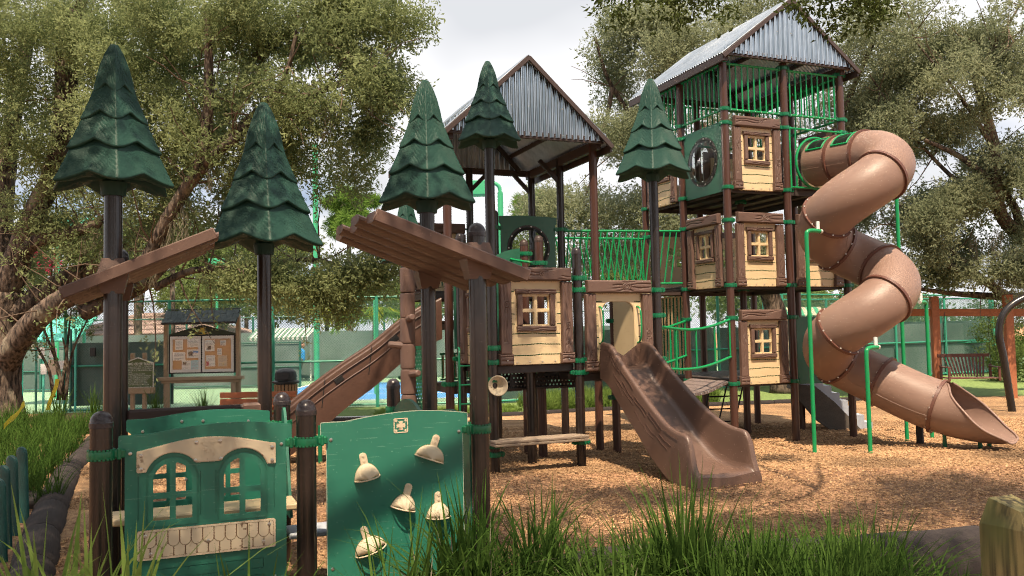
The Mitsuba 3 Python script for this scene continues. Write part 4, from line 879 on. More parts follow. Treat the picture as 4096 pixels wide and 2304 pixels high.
for dx, dy in ((.02, -.1), (.42, -.32), (.62, -.2)): add(k + '__foot', tube([(E0[0] + dx, E0[1] + dy, -.1), (E0[0] + dx, E0[1] + dy, .12)], .03, 8), 'm_clamp')
# green pipe supports
def pipe_support(base, ztop, arm, r=.030):
    b = np.array([base[0], base[1], float(zg(*base)) - .1]); tp = b * [1, 1, 0] + [0, 0, ztop]; a = np.asarray(arm, float); d = a - tp; dd = d / np.linalg.norm(d)
    p = [b, b * [1, 1, 0] + [0, 0, ztop - .5], tp - [0, 0, .10], tp + dd * .03 - [0, 0, .02], tp + dd * .12, a]
    k = add(ts + '__support_pipe', tube(smooth_path(p, 6), r, 14), 'm_green')
    add(k + '__end_cap', tube([a - dd * .01, a + dd * .02], r * 1.03, 12), 'm_alu'); add(k + '__joint', tube([a - dd * .05 + [0, 0, .02], a - dd * .05 + [.01, .03, .14]], .028, 10), 'm_alu')
g1, g2 = on_ground(3259, 1814, -.06), on_ground(3482, 1818, -.055)
pipe_support(g1[:2], float(zof(g1, 920)), at(3283, 925, g1[1] + .1))
pipe_support(g2[:2], float(zof(g2, 1392)), at(3512, 1388, g2[1] + .15))
g3 = np.array([6.35, 13.9]); pipe_support(g3, float(zof(g3, 705)), at(3563, 715, 13.75))
g4 = np.array([6.95, 14.3]); pipe_support(g4, float(zof(g4, 1207)), at(3680, 1208, 14.1))
add(ts + '__support_post', tube([(6.30, 13.35, -.15), (6.30, 13.35, .55)], .055, 14), 'm_dark')

# ------------------------------------------------------------------ grey rock steps behind the tower
gs = thing('climbing_steps', 'grey moulded rock steps with a dark side behind the tower foot', 'climber')
pf = [(-1.1, 0.95)]
for k in range(7): pf += [(-.62 + k * .145, .95 - k * .135), (-.62 + k * .145, .95 - (k + 1) * .135 + .0)]
pf += [(.42, 0), (-.05, 0), (-.35, .18), (-.6, .5), (-1.1, .75)]
add(gs + '__step_block', xf(slab(Polygon(pf).buffer(-.01).buffer(.01), .62), tr(6.3, 15.7, -.15)), 'm_grey', None, 30)
add(gs + '__side_shell', xf(slab(Polygon([(-1.12, .86), (-.80, .82), (-.45, .52), (-.2, .25), (-.02, .05), (.05, -.02), (-.5, -.02), (-.8, .2), (-1.12, .6)]).buffer(-.03).buffer(.03), .06, -.065), tr(6.3, 15.7, -.15)), 'm_rock')
# rope net under the tower
nt = thing('rope_net', 'dark rope climbing net hanging under the tower deck', 'climbing net')
nb = T_(0.15, 1.0)
for k in range(5): add(nt + '__rope', tube([(nb[0] + .06 * k, nb[1], -.1 + k * .22), (nb[0] + .62 + .05 * k, nb[1] + .1, -.1 + k * .22)], .014, 6), 'm_black')
for k in range(3): add(nt + '__rope', tube([(nb[0] + .3 * k, nb[1] + .05 * k, -.15), (nb[0] + .25 + .3 * k, nb[1] + .05 * k, .85)], .014, 6), 'm_black')

# ------------------------------------------------------------------ fences
def chain_fence(key, A, B, h, bays, mats='m_fence', rails=(0.0, .42, 1.0), pitch=.075, zb=None, mesh=True):
    A, B = np.array(A, float), np.array(B, float); L = np.linalg.norm(B - A); M = frame(A, math.atan2(*(B - A)[::-1]), float(zg(*A)) if zb is None else zb)
    for x in np.linspace(0, L, bays + 1): add(key + '__post', tube([(x, 0, -.2), (x, 0, h + .03)], .048, 8), mats, M)
    for r in rails: add(key + '__rail', tube([(0, 0, max(.06, h * r)), (L, 0, max(.06, h * r))], .032, 6), mats, M)
    if mesh:
        w = .0058; V, F = [], []; x = np.arange(-h, L, pitch)
        for s in (1, -1):
            a = np.clip(x if s > 0 else x + h, 0, L); b = np.clip(x + h if s > 0 else x, 0, L)
            za = np.where(s > 0, np.maximum(0, -x), np.maximum(0, x + h - L)); zb_ = np.where(s > 0, np.minimum(h, L - x), np.minimum(h, x + h)); ok = zb_ - za > .03; a, b, za, zb_ = a[ok], b[ok], za[ok], zb_[ok]
            y = np.full_like(a, .03 + .004 * s); P = np.stack([np.stack([a - w, y, za], -1), np.stack([a + w, y, za], -1), np.stack([b + w, y, zb_], -1), np.stack([b - w, y, zb_], -1)], 1)
            n0 = sum(len(q) for q in V); V.append(P.reshape(-1, 3)); i = n0 + 4 * np.arange(len(a))[:, None]; F.append(np.vstack([i + [0, 1, 2], i + [0, 2, 3]]))
        k = add(key + '__chain_link', (np.vstack(V), np.vstack(F)), 'm_chain', M, False); tag(k, kind='stuff')
    return M, L
f1 = thing('court_fence', 'tall green chain link fence along the near side of the tennis court', 'fence')
M, L = chain_fence(f1, (-12.5, 23.8), (-.9, 23.8), 3.05, 4)
for x0, x1 in ((0.1, 3.0),): add(f1 + '__gate_sheet', box(x1 - x0, .02, 1.75, .004, ((x0 + x1) / 2, .06, 1.05)), 'm_screen', M)
for px, py, w, h in ((440, 690, 62, 120), (560, 690, 80, 100), (460, 860, 66, 110), (550, 840, 84, 160), (650, 815, 74, 90), (345, 600, 30, 90)):
    p = at(px * .3796, 1150 + py * .3796, 23.7); add(f1 + '__notice', box(w * .3796 / FPX * 23.7, .008, h * .3796 / FPX * 23.7, .002, p), 'm_paper_tan' if px == 550 else 'm_paper')
p = at(372, 1408, 23.7); add(f1 + '__lock_box', box(.15, .06, .25, .01, p), 'm_black'); 
for px in (145, 175, 283, 302): q = at(px, 1420, 23.74); add(f1 + '__gate_post', box(.05, .05, 2.3, .008, (q[0], 23.74, .95)), 'm_turquoise' if px in (175, 302) else 'm_fencedark')
f2 = thing('court_fence', 'green chain link fence running away to the right behind the tower', 'fence')
Mf2, Lf2 = chain_fence(f2, (-.9, 23.8), (19.4, 34.6), 3.1, 8)
for k in range(8): add(f2 + '__windscreen', box(Lf2 / 8 - .12, .02, 1.9, .004, (Lf2 / 8 * (k + .5), .07, 1.05)), 'm_screen', Mf2)
f3 = thing('windscreen_fence', 'far court fence hung with long grey green windscreen', 'fence')
chain_fence(f3, (-24, 38.6), (6, 40.5), 2.9, 10, 'm_fencedark', mesh=False, zb=-.2)
M = frame((-24, 38.5), math.atan2(1.9, 30), -.2)
for k in range(10): add(f3 + '__windscreen', box(2.98, .02, 2.15, .004, (1.5 + 3.0 * k, 0, 1.12)), 'm_screen', M)
f4 = thing('windscreen_fence', 'fence with dark green windscreen behind the hanging swing bench', 'fence')
chain_fence(f4, (9.0, 30.5), (19.4, 34.4), 3.0, 4, 'm_fence', zb=-.25)
M = frame((9.0, 30.6), math.atan2(3.9, 10.4), -.25); 
for k in range(4): add(f4 + '__windscreen', box(2.72, .02, 2.0, .004, (1.39 + 2.777 * k, .06, 1.12)), 'm_screen', M)
# fence by the left house
f5 = thing('low_fence', 'lower dark green fence in front of the pinkish roofed house', 'fence')
chain_fence(f5, (-24, 34), (-8.5, 34), 1.75, 6, 'm_fencedark', zb=-.2, mesh=False, rails=(.0, .45, 1.0)); M = frame((-24, 34.05), 0, -.2)
for k in range(6): add(f5 + '__windscreen', box(2.56, .02, 1.6, .004, (1.29 + 2.583 * k, 0, .88)), 'm_screen', M)

# ------------------------------------------------------------------ lights
def light_pole(px, ptop, Y, label, head=None, r=.075, base=1630):
    b = at(px, 1350, Y); z1 = float(zof(b, ptop)); k = thing('light_pole', label, 'light pole', 'green court light poles')
    add(k + '__pole', tube([(b[0], Y, -.3), (b[0], Y, z1)], r, 12), 'm_lamp')
    if head == 'arm':
        add(k + '__arm', tube(smooth_path([(b[0], Y, z1 - .1), (b[0] - .04, Y, z1 + .22), (b[0] - .28, Y, z1 + .38), (b[0] - .55, Y, z1 + .38)], 6), r * .7, 10), 'm_lamp')
        add(k + '__lamp_box', box(1.25, .6, .52, .02, (b[0] - 1.05, Y, z1 + .16)), 'm_lamp')
    elif head == 'box':
        add(k + '__lamp_box', box(.75, .4, .3, .02, (b[0], Y, z1 + .12)), 'm_lamp')
    return k
light_pole(1266, 580, 33, 'green light pole rising beside the man in blue, topmost in the gap of the trees', None, .11)
light_pole(2012, 770, 31, 'green light pole with a box lamp on a curved arm behind the fir tree', 'arm', .10)
light_pole(868, 1055, 45, 'thin green light pole with a small lamp box above the notice board', 'box', .07)
light_pole(1500, 1200, 29, 'short green pole behind the left slide', None, .05)
# lamps in the left trees
q = at(300, 890, 30); k = thing('light_pole', 'pale green lamp heads glimpsed among the branches on the left', 'light pole', 'green court light poles')
add(k + '__pole', tube([(q[0] - .6, q[1], -.3), (q[0] - .6, q[1], q[2])], .07, 10), 'm_lamp'); add(k + '__lamp_box', cat([box(.7, .35, .26, .02, q + [dx, 0, 0]) for dx in (-.5, .5)]), 'm_turquoise')

# ------------------------------------------------------------------ notice board
nb = thing('notice_board', 'wooden notice board with a little shingle roof, cork panels and pinned papers', 'notice board')
Y = 22.2; S_ = Y / FPX
c = at(808, 1400, Y); zb = float(zg(0, Y)); X_ = lambda px: at(px, 1400, Y)[0]; Z_ = lambda py: at(808, py, Y)[2]
for px in (664, 952): add(nb + '__post', box(.11, .11, Z_(1262) - zb + .1, .01, (X_(px), Y + .02, (Z_(1262) + zb - .1) / 2)), 'm_wood')
for px in (676, 938): add(nb + '__post_cladding', box(.13, .05, Z_(1530) - zb + .1, .01, (X_(px), Y - .09, (Z_(1530) + zb - .1) / 2)), 'm_wood')
add(nb + '__ledge', cat([box(X_(977) - X_(640), .22, .09, .01, (X_(808), Y - .06, Z_(1513))), box(X_(965) - X_(650), .12, .06, .01, (X_(808), Y - .06, Z_(1525)))]), 'm_wood')
rf = None; rng = random.Random(3)
W0, W1 = X_(666), X_(960)
for r in range(3):
    n = 12
    for i in range(n):
        z = Z_(1287) + r * .105; x = W0 + (W1 - W0) * (i + .5 + (.25 if r % 2 else 0)) / n
        if x + .05 > W1 + .03: continue
        b = xf(box((W1 - W0) / n * .97, .02, .15, .004), tr(x, Y - .30 + r * .105, z + .03 + rng.uniform(-.008, .008)) @ rot([1, 0, 0], -.75))
        if rf is None: rf = add(nb + '__roof', xf(box(W1 - W0, .025, .50, .005), tr((W0 + W1) / 2, Y - .12, Z_(1287) + .12) @ rot([1, 0, 0], -.78)), 'm_black')
        add(rf + '__shingle', b, 'm_shingle')
add(rf + '__ridge', box(W1 - W0, .12, .03, .008, ((W0 + W1) / 2, Y + .06, Z_(1287) + .33)), 'm_shingle')
add(rf + '__fascia', box(W1 - W0, .02, .05, .004, ((W0 + W1) / 2, Y - .36, Z_(1292))), 'm_black')
cs = add(nb + '__case', box(X_(944) - X_(679), .06, Z_(1340) - Z_(1493), .008, (X_(811), Y - .02, (Z_(1340) + Z_(1493)) / 2)), 'm_dark')
for a, b in ((685, 808), (813, 938)):
    x0, x1, z0, z1 = X_(a), X_(b), Z_(1488), Z_(1344); f_ = sbox(x0, z0, x1, z1).difference(sbox(x0 + .065, z0 + .075, x1 - .065, z1 - .075))
    add(cs + '__frame', xf(slab(f_, .03), tr(0, Y - .08, 0)), 'm_alu'); add(cs + '__cork', box(x1 - x0 - .12, .01, z1 - z0 - .14, .002, ((x0 + x1) / 2, Y - .056, (z0 + z1) / 2)), 'm_cork')
    add(cs + '__glass', (np.array([[x0 + .05, Y - .075, z0 + .05], [x1 - .05, Y - .075, z0 + .05], [x1 - .05, Y - .075, z1 - .05], [x0 + .05, Y - .075, z1 - .05]]), np.array([[0, 1, 2], [0, 2, 3]])), 'm_glass', None, False)
for a, b, c_, d, m in ((705, 1357, 736, 1398, 'm_paper'), (753, 1354, 800, 1388, 'm_paper'), (696, 1406, 745, 1440, 'm_paper'), (751, 1397, 800, 1431, 'm_paper'), (731, 1440, 768, 1479, 'm_paper'), (768, 1440, 800, 1479, 'm_turquoise'), (824, 1360, 862, 1405, 'm_paper'), (884, 1363, 907, 1383, 'm_paper'), (872, 1394, 891, 1421, 'm_paper'), (827, 1421, 864, 1466, 'm_paper'), (875, 1423, 912, 1467, 'm_paper_tan')):
    x0, x1, z0, z1 = X_(a), X_(c_), Z_(d), Z_(b); add(cs + '__paper', box(x1 - x0, .003, z1 - z0, .001, ((x0 + x1) / 2, Y - .064, (z0 + z1) / 2)), m if m != 'm_turquoise' else 'm_palepaper')
    add(cs + '__print', cat([plainbox((x1 - x0) * f, .001, .008, (x0 + (x1 - x0) * (.1 + f / 2), Y - .067, z1 - (z1 - z0) * q)) for q, f in ((.14, .6), (.28, .8), (.36, .75), (.44, .8), (.52, .5), (.72, .8), (.80, .7), (.88, .4))]), 'm_print', None, False)
for a, b, c_, d, m in ((757, 1405, 775, 1422, 'm_rock'), (777, 1403, 799, 1410, 'm_blue'), (735, 1447, 750, 1457, 'm_rock'), (829, 1446, 839, 1464, 'm_red'), (834, 1385, 848, 1399, 'm_rock'), (894, 1454, 898, 1462, 'm_gold')):
    x0, x1, z0, z1 = X_(a), X_(c_), Z_(d), Z_(b); add(cs + '__picture', box(x1 - x0, .002, z1 - z0, .0005, ((x0 + x1) / 2, Y - .0685, (z0 + z1) / 2)), m)
ped = [(X_(681), Z_(1340)), (X_(944), Z_(1340)), (X_(944), Z_(1334)), (X_(814), Z_(1300)), (X_(681), Z_(1334))]
pd = add(nb + '__pediment', xf(slab(Polygon(ped), .05), tr(0, Y - .06, 0)), 'm_pediment')
bird = Polygon([(-.10, -.01), (-.03, -.03), (.03, -.09), (.10, -.10), (.07, -.05), (.06, 0), (.10, .10), (.05, .07), (.03, .11), (.0, .05), (-.04, .09), (-.045, .02), (-.08, .02)])
k = add(pd + '__bird', xf(slab(affinity.scale(bird, .95, .95, origin=(0, 0)), .006), tr(X_(812), Y - .067, Z_(1322))), 'm_gold'); tag(k, 'yellow bird emblem')
el = Point(0, 0).buffer(1, 16); el = affinity.scale(el, .20, .035).difference(affinity.scale(el, .19, .027)); add(pd + '__swoosh', xf(slab(el, .004), tr(X_(812), Y - .065, Z_(1332))), 'm_gold')
# rules sign
rs = thing('rules_sign', 'olive green tennis court rules sign with white lettering on a wooden frame', 'sign')
Y = 21.9; X_ = lambda px: at(px, 1480, Y)[0]; Z_ = lambda py: at(553, py, Y)[2]
sp = Polygon([(X_(489), Z_(1551)), (X_(615), Z_(1551)), (X_(615), Z_(1452)), (X_(552), Z_(1429)), (X_(489), Z_(1452))])
bd = add(rs + '__board', xf(slab(sp, .03), tr(0, Y, 0)), 'm_signgreen'); add(bd + '__border', xf(slab(sp.difference(sp.buffer(-.022)), .006), tr(0, Y - .006, 0)), 'm_alu')
lines = ['COURTS ARE LIGHTED UNTIL 10:00PM DAILY', 'LODGE I.D. CARD REQUIRED TO ACCESS COURTS', 'PLAYTIME LIMITED TO 1 HOUR WHEN OTHERS', 'ARE WAITING', 'PROPER TENNIS ATTIRE REQUIRED', 'NO LOUD OR OFFENSIVE LANGUAGE ALLOWED', 'NO BICYCLES, SKATES, SKATEBOARDS, OR', 'ANIMALS ARE ALLOWED ON THE COURTS', 'NO GLASS CONTAINERS IN THE AREA', 'RADIOS & STEREOS ARE NOT ALLOWED', 'PLEASE KEEP THE TENNIS COURT CLEAN']
def lettering(key, text, x0, x1, z, h, y, mat='m_white', bold=False, fit=True):
    v, f = tm(meshkit.text_mesh(text, h, .003, bold)); w = v[:, 0].max() - v[:, 0].min(); s = min(1.0, (x1 - x0) / w) if fit else 1
    add(key, (np.stack([x0 + (v[:, 0] - v[:, 0].min()) * s, y - v[:, 2], z + v[:, 1]], -1), f), mat, None, False)
lettering(bd + '__lettering', 'TENNIS COURT RULES', X_(494), X_(610), Z_(1461), .062, Y - .003, bold=True)
for i, t in enumerate(lines): lettering(bd + '__lettering', t, X_(495), X_(495) + min(1, len(t) / 38) * (X_(608) - X_(495)), Z_(1470 + 7.1 * i), .026, Y - .003)
add(rs + '__sill', box(X_(617) - X_(486), .12, .16, .01, (X_(552), Y + .01, Z_(1562))), 'm_wood')
for px in (525, 573): add(rs + '__post', box(.10, .09, Z_(1412) + .45, .01, (X_(px), Y + .085, (Z_(1412) - .45) / 2)), 'm_wood')
# litter bin
tb_ = thing('litter_bin', 'round wooden slatted litter bin with a black domed lid', 'litter bin'); Y = 21.3
q = at(1143, 1530, Y); z0 = float(zg(0, Y)); zl = float(zof(q, 1530))
add(tb_ + '__liner', lathe([(0, 0), (.24, 0), (.24, zl - z0 - .02), (0, zl - z0 - .02)], 20), 'm_black', frame((q[0], Y), 0, z0))
for k in range(20):
    a = 2 * math.pi * k / 20; add(tb_ + '__slat', xf(box(.065, .03, zl - z0 - .08, .006), tr(q[0] + .27 * math.cos(a), Y + .27 * math.sin(a), (z0 + zl) / 2) @ rot([0, 0, 1], a + math.pi / 2)), 'm_redwood2')
k = add(tb_ + '__lid', lathe([(0.30, -.02), (.335, -.01), (.335, .03), (.27, .06), (.265, .2), (.24, .28), (.17, .335), (.08, .355), (0, .36)], 24), 'm_black', frame((q[0], Y), 0, zl))
add(k + '__flap', xf(box(.30, .03, .17, .01), tr(q[0] - .01, Y - .25, zl + .17) @ rot([1, 0, 0], -.12)), 'm_dark')
# red slatted planter bench
bc = thing('bench', 'long orange brown slatted bench seen over the green panels', 'bench'); Y = 19.6
xa, xb = at(880, 1560, Y)[0], at(1185, 1560, Y)[0]
for k in range(4): add(bc + '__back_slat', box(xb - xa, .035, .135, .006, ((xa + xb) / 2, Y, zof((xa, Y), 1580) - .01 - k * .152)), 'm_redwood')
for k in range(3): add(bc + '__seat_slat', box(xb - xa, .12, .035, .006, ((xa + xb) / 2, Y - .14 - k * .14, .22)), 'm_redwood')
for x in (xa + .15, xb - .15): add(bc + '__leg', box(.06, .45, .42, .008, (x, Y - .2, .0)), 'm_dark')
# striped awning shelter and bench by the court
aw = thing('striped_awning', 'green and white striped awning shelter beside the tennis court', 'awning'); Y = 37.6
xa, xb = at(1000, 1330, Y)[0], at(1240, 1330, Y)[0]; zt, zb_ = at(1100, 1313, Y)[2], at(1100, 1350, Y)[2]; n = 26
for k in range(n):
    x0, x1 = xa + (xb - xa) * k / n, xa + (xb - xa) * (k + 1) / n
    P = np.array([[x0 + .12, Y + .6, zt], [x1 + .12, Y + .6, zt], [x1, Y - .4, zb_], [x0, Y - .4, zb_], [x0, Y - .4, zb_ - .12], [x1, Y - .4, zb_ - .12]]); add(aw + '__stripe', (P, np.array([[3, 2, 1], [3, 1, 0], [4, 5, 2], [4, 2, 3]])), 'm_awningwhite' if k % 2 else 'm_awning', None, False)
for x in (xa + .1, xb - .1): add(aw + '__post', box(.06, .06, zt + .2, .01, (x, Y + .5, (zt - .2) / 2)), 'm_white')
pb = thing('park_bench', 'grey brown park bench under the striped awning beside the man', 'bench'); Y = 37.2
xa, xb = at(1092, 1460, Y)[0], at(1190, 1460, Y)[0]
for z in (.62, .45, .3): add(pb + '__back_slat', box(xb - xa, .04, .12, .008, ((xa + xb) / 2, Y + .2, z)), 'm_wood')
for y in (0, .14): add(pb + '__seat_slat', box(xb - xa, .12, .04, .008, ((xa + xb) / 2, Y - .2 + y, .2)), 'm_wood')
for x in (xa + .2, xb - .2): add(pb + '__leg', box(.06, .4, .42, .008, (x, Y, -.02)), 'm_dark')
# the man walking on the court
import manifold3d as m3
def flesh(bones, res=.05, it=10):
    parts = []
    for a, ra, b, rb in bones:
        s = [m3.Manifold.sphere(r, 12).translate(tuple(map(float, p))) for p, r in ((a, ra), (b, rb))]; parts.append(m3.Manifold.batch_hull(s))
    m = m3.Manifold.batch_boolean(parts, m3.OpType.Add).refine_to_length(res).to_mesh(); t = trimesh.Trimesh(m.vert_properties[:, :3], m.tri_verts, process=True); trimesh.smoothing.filter_taubin(t, iterations=it); return tm(t)
pn = thing('person', 'man in a bright blue sleeveless shirt and grey shorts walking with a racket', 'person')
o = on_ground(1208, 1519, -.22); Mp = frame((o[0], o[1]), -.35, -.22); Mp[:3, :3] *= 1.02
J = dict(hd=(.05, 0, 1.58), nk=(.02, 0, 1.42), ch=(0, 0, 1.25), wa=(0, 0, 1.0), ls=(.0, .19, 1.34), rs=(.0, -.19, 1.34), le=(.07, .25, 1.06), re=(-.06, -.25, 1.06), lh=(.16, .24, .84), rh=(.02, -.25, .82), lp=(0, .10, .92), rp=(0, -.10, .92), lk=(.14, .10, .50), rk=(-.05, -.10, .50), la=(.10, .10, .09), ra=(-.24, -.10, .14), lt=(.26, .11, .04), rt_=(-.10, -.10, .04))
J = {k: np.array(v) for k, v in J.items()}; B = lambda a, ra, b, rb: (J[a], ra, J[b], rb)
hand = []
for s in ('lh', 'rh'):
    w = J[s]; hand += [(w, .035, w + [0.01, 0, -.07], .034)] + [(w + [dx, 0, -.07], .012, w + [dx * 1.2 + .012, 0, -.07 - l], .009) for dx, l in ((-.025, .06), (-.008, .075), (.009, .07), (.025, .055))] + [(w + [.03, 0, -.02], .013, w + [.055, 0, -.07], .010)]
body = flesh([B('hd', .10, 'hd', .10), (J['hd'] + [.03, 0, -.06], .075, J['hd'] + [.02, 0, .0], .09), (J['hd'] + [.095, 0, -.02], .018, J['hd'] + [.10, 0, -.035], .02), (J['hd'] + [0, .1, -.02], .025, J['hd'] + [0, .1, .0], .02), (J['hd'] + [0, -.1, -.02], .025, J['hd'] + [0, -.1, .0], .02), B('nk', .055, 'hd', .06), B('nk', .06, 'ch', .13), B('ls', .065, 'rs', .065), B('ch', .15, 'wa', .14), B('ls', .06, 'le', .043), B('rs', .06, 're', .043), B('le', .042, 'lh', .03), B('re', .042, 'rh', .03), B('lp', .10, 'rp', .10), B('wa', .13, 'lp', .10), B('wa', .13, 'rp', .10), B('lp', .095, 'lk', .058), B('rp', .095, 'rk', .058), B('lk', .056, 'la', .038), B('rk', .056, 'ra', .038), B('la', .042, 'lt', .035), B('ra', .042, 'rt_', .035)] + hand, .035, 6)
add(pn + '__body', body, 'm_skin', Mp, True)
add(pn + '__shirt', flesh([(J['ch'] + [0, 0, .10], .10, J['ch'], .175), (J['ls'] + [0, -.03, .0], .075, J['rs'] + [0, .03, .0], .075), (J['ch'], .175, J['wa'] + [0, 0, -.05], .17)], .05), 'm_shirt', Mp, True)
add(pn + '__shorts', flesh([(J['wa'] + [0, 0, -.04], .15, J['lp'], .125), (J['wa'] + [0, 0, -.04], .15, J['rp'], .125), (J['lp'], .125, J['lk'] + [0, 0, .08], .095), (J['rp'], .125, J['rk'] + [0, 0, .08], .095)], .05), 'm_shorts', Mp, True)
add(pn + '__hair', flesh([(J['hd'] + [-.03, 0, .03], .095, J['hd'] + [.0, 0, .04], .088)], .03), 'm_hair', Mp, True)
for a in ('lt', 'rt_'): add(pn + '__shoe', flesh([(J[a] + [-.14, 0, .02], .05, J[a] + [.02, 0, .0], .042)], .03), 'm_white', Mp, True)
for s in (-.035, .035): add(pn + '__eye', mv(lathe([(0, -.012), (.012, 0), (0, .012)], 8), J['hd'] + [.088, s, .015]), 'm_hair', Mp)
rk_ = thing('tennis_racket', 'red and white tennis racket in the hand of the man in blue', 'racket')
h_ = J['lh'] + [.02, 0, -.08]; rp_ = [(h_[0] + .42 + .15 * math.cos(a), h_[1], h_[2] - .18 + .115 * math.sin(a)) for a in np.linspace(0, 2 * math.pi, 25)]
add(rk_ + '__hoop', tube(np.array(rp_), .014, 6, False), 'm_red', Mp); add(rk_ + '__handle', tube([h_ + [-.05, 0, .03], h_ + [.27, 0, -.12]], .018, 6), 'm_hair', Mp)
add(rk_ + '__strings', cat([between((h_[0] + .42 + x, h_[1], h_[2] - .18 - .1), (h_[0] + .42 + x, h_[1], h_[2] - .18 + .1), .005) for x in np.linspace(-.1, .1, 7)]), 'm_white', Mp)
# house with pink roof
hs = thing('house', 'low pale house with a pinkish shingle roof beyond the court on the left', 'house')
hx0, hx1, hy = at(280, 1300, 52)[0], at(760, 1300, 52)[0], 52.0; ze = at(500, 1338, 52)[2]; zr = at(500, 1243, 52)[2]
add(hs + '__wall', box(hx1 - hx0 + 1, 6, ze + .3, .02, ((hx0 + hx1) / 2, hy + 4, (ze - .3) / 2)), 'm_wall')
RX = np.array([[hx0 - 1, hy - .6, ze], [hx1 + 1.5, hy - .6, ze], [hx1 - 2.5, hy + 5, zr], [hx0 + 2, hy + 5, zr], [hx0 - 1, hy + 10, ze], [hx1 + 1.5, hy + 10, ze]])
rk = add(hs + '__roof', (RX, np.array([[0, 1, 2], [0, 2, 3], [3, 2, 5], [3, 5, 4], [1, 5, 2], [0, 3, 4]])), 'm_roofpink', None, False)
for i in range(5): add(rk + '__shingle_course', between((hx0 - 1 + .6 * i, hy - .62 + 1.1 * i, ze + (zr - ze) / 5.6 * 1.1 * i + .03), (hx1 + 1.5 - .8 * i, hy - .62 + 1.1 * i, ze + (zr - ze) / 5.6 * 1.1 * i + .03), .12, .05), 'm_roofpink')
for i in range(4): k = add(hs + '__window', box(1.3, .06, 1.0, .01, (hx0 + 2 + i * 2.2, hy + .98, ze - .8)), 'm_white'); add(k + '__pane', box(1.1, .04, .8, .01, (hx0 + 2 + i * 2.2, hy + .955, ze - .8)), 'm_black')
# turquoise kiosk roof at the left and pale striped roof at right
tk = thing('canopy', 'turquoise metal canopy behind the gate on the left', 'canopy'); p = at(185, 1330, 27)
add(tk + '__roof', xf(box(2.6, 1.6, .06, .01), tr(p[0], 27, p[2] + .1) @ rot([1, 0, 0], .5)), 'm_turquoise')
for dx in (-1.0, 1.0): add(tk + '__post', box(.08, .08, 2.4, .01, (p[0] + dx, 27.4, .9)), 'm_turquoise')
st = thing('striped_roof', 'pale striped metal roof seen under the tower deck', 'canopy'); xa, xb = at(3140, 1240, 33)[0], at(3300, 1240, 33)[0]
for k in range(10): x = xa + (xb - xa) * k / 10; add(st + '__seam_panel', (np.array([[x, 33, at(3200, 1262, 33)[2]], [x + .155, 33, at(3200, 1262, 33)[2]], [x + .55, 34.6, at(3200, 1225, 33)[2]], [x + .40, 34.6, at(3200, 1225, 33)[2]]]), np.array([[0, 1, 2], [0, 2, 3]])), 'm_paper_tan' if k % 2 else 'm_lamp', None, False)
for x in (xa + .2, xb): add(st + '__post', box(.1, .1, 2.6, .01, (x, 34, .9)), 'm_wood')
# swing frame at the right
sw = thing('pergola', 'orange timber pergola frame that carries the hanging bench', 'pergola')
p1, p2 = at(3738, 1250, 23.6), at(4032, 1250, 22.6)
for p, ptop in ((p1, 1186), (p2, 1178)): add(sw + '__post', box(.20, .20, zof(p, ptop) + .3, .012, (p[0], p[1], (zof(p, ptop) - .3) / 2), -.1), 'm_redwood')
d = (p2 - p1) / np.linalg.norm(p2 - p1); add(sw + '__beam', between(p1 - d * .62, p2 + d * 2.2, .09, .20), 'm_redwood')
add(sw + '__post', box(.20, .20, 2.8, .012, (p2[0] + 2.0, p2[1] - .7, 1.1)), 'm_redwood')
sb = thing('hanging_bench', 'dark brown wooden hanging bench with a fan of slats in its back', 'swing bench')
Y = 23.0; A_, B_ = at(3800, 1520, Y), at(3965, 1520, Y); w = B_[0] - A_[0]; Mb_ = frame(((A_[0] + B_[0]) / 2, Y), -.12, A_[2])
for k in range(4): add(sb + '__seat_slat', box(w + .15, .11, .03, .005, (0, -.22 + k * .13, .05)), 'm_bench', Mb_)
for x in np.linspace(-w / 2 + .08, w / 2 - .08, 12): add(sb + '__back_slat', between((x * .85, .20, .08), (x * 1.1, .42, .62), .045, .02), 'm_bench', Mb_)
add(sb + '__top_rail', box(w + .25, .05, .09, .01, (0, .43, .64)), 'm_bench', Mb_)
for s in (-1, 1):
    add(sb + '__arm', cat([box(.09, .62, .03, .005, (s * (w / 2 + .08), .02, .34)), box(.06, .05, .36, .005, (s * (w / 2 + .08), -.26, .16)), box(.06, .05, .40, .005, (s * (w / 2 + .08), .30, .2))]), 'm_bench', Mb_)
    add(sb + '__chain', cat([between((s * (w / 2 + .1), -.2, .34), (s * (w / 2 - .0), .1, p1[2] - A_[2]), .012), between((s * (w / 2 + .1), .3, .34), (s * (w / 2), .1, p1[2] - A_[2]), .012)]), 'm_black', Mb_)
ar = thing('swing_frame', 'black curved steel pipe of a swing frame at the right edge', 'swing frame')
b = on_ground(4050, 1646, -.14); zt = at(4070, 1190, b[1])[2]
add(ar + '__pipe', tube(smooth_path([(b[0], b[1], -.2), (b[0] - .12, b[1], .9), (b[0] - .20, b[1], zt - .75), (b[0] - .05, b[1], zt - .3), (b[0] + .35, b[1], zt - .02), (b[0] + .9, b[1], zt + .1), (b[0] + 2.5, b[1], zt + .2)], 8), .078, 14), 'm_blackpipe')
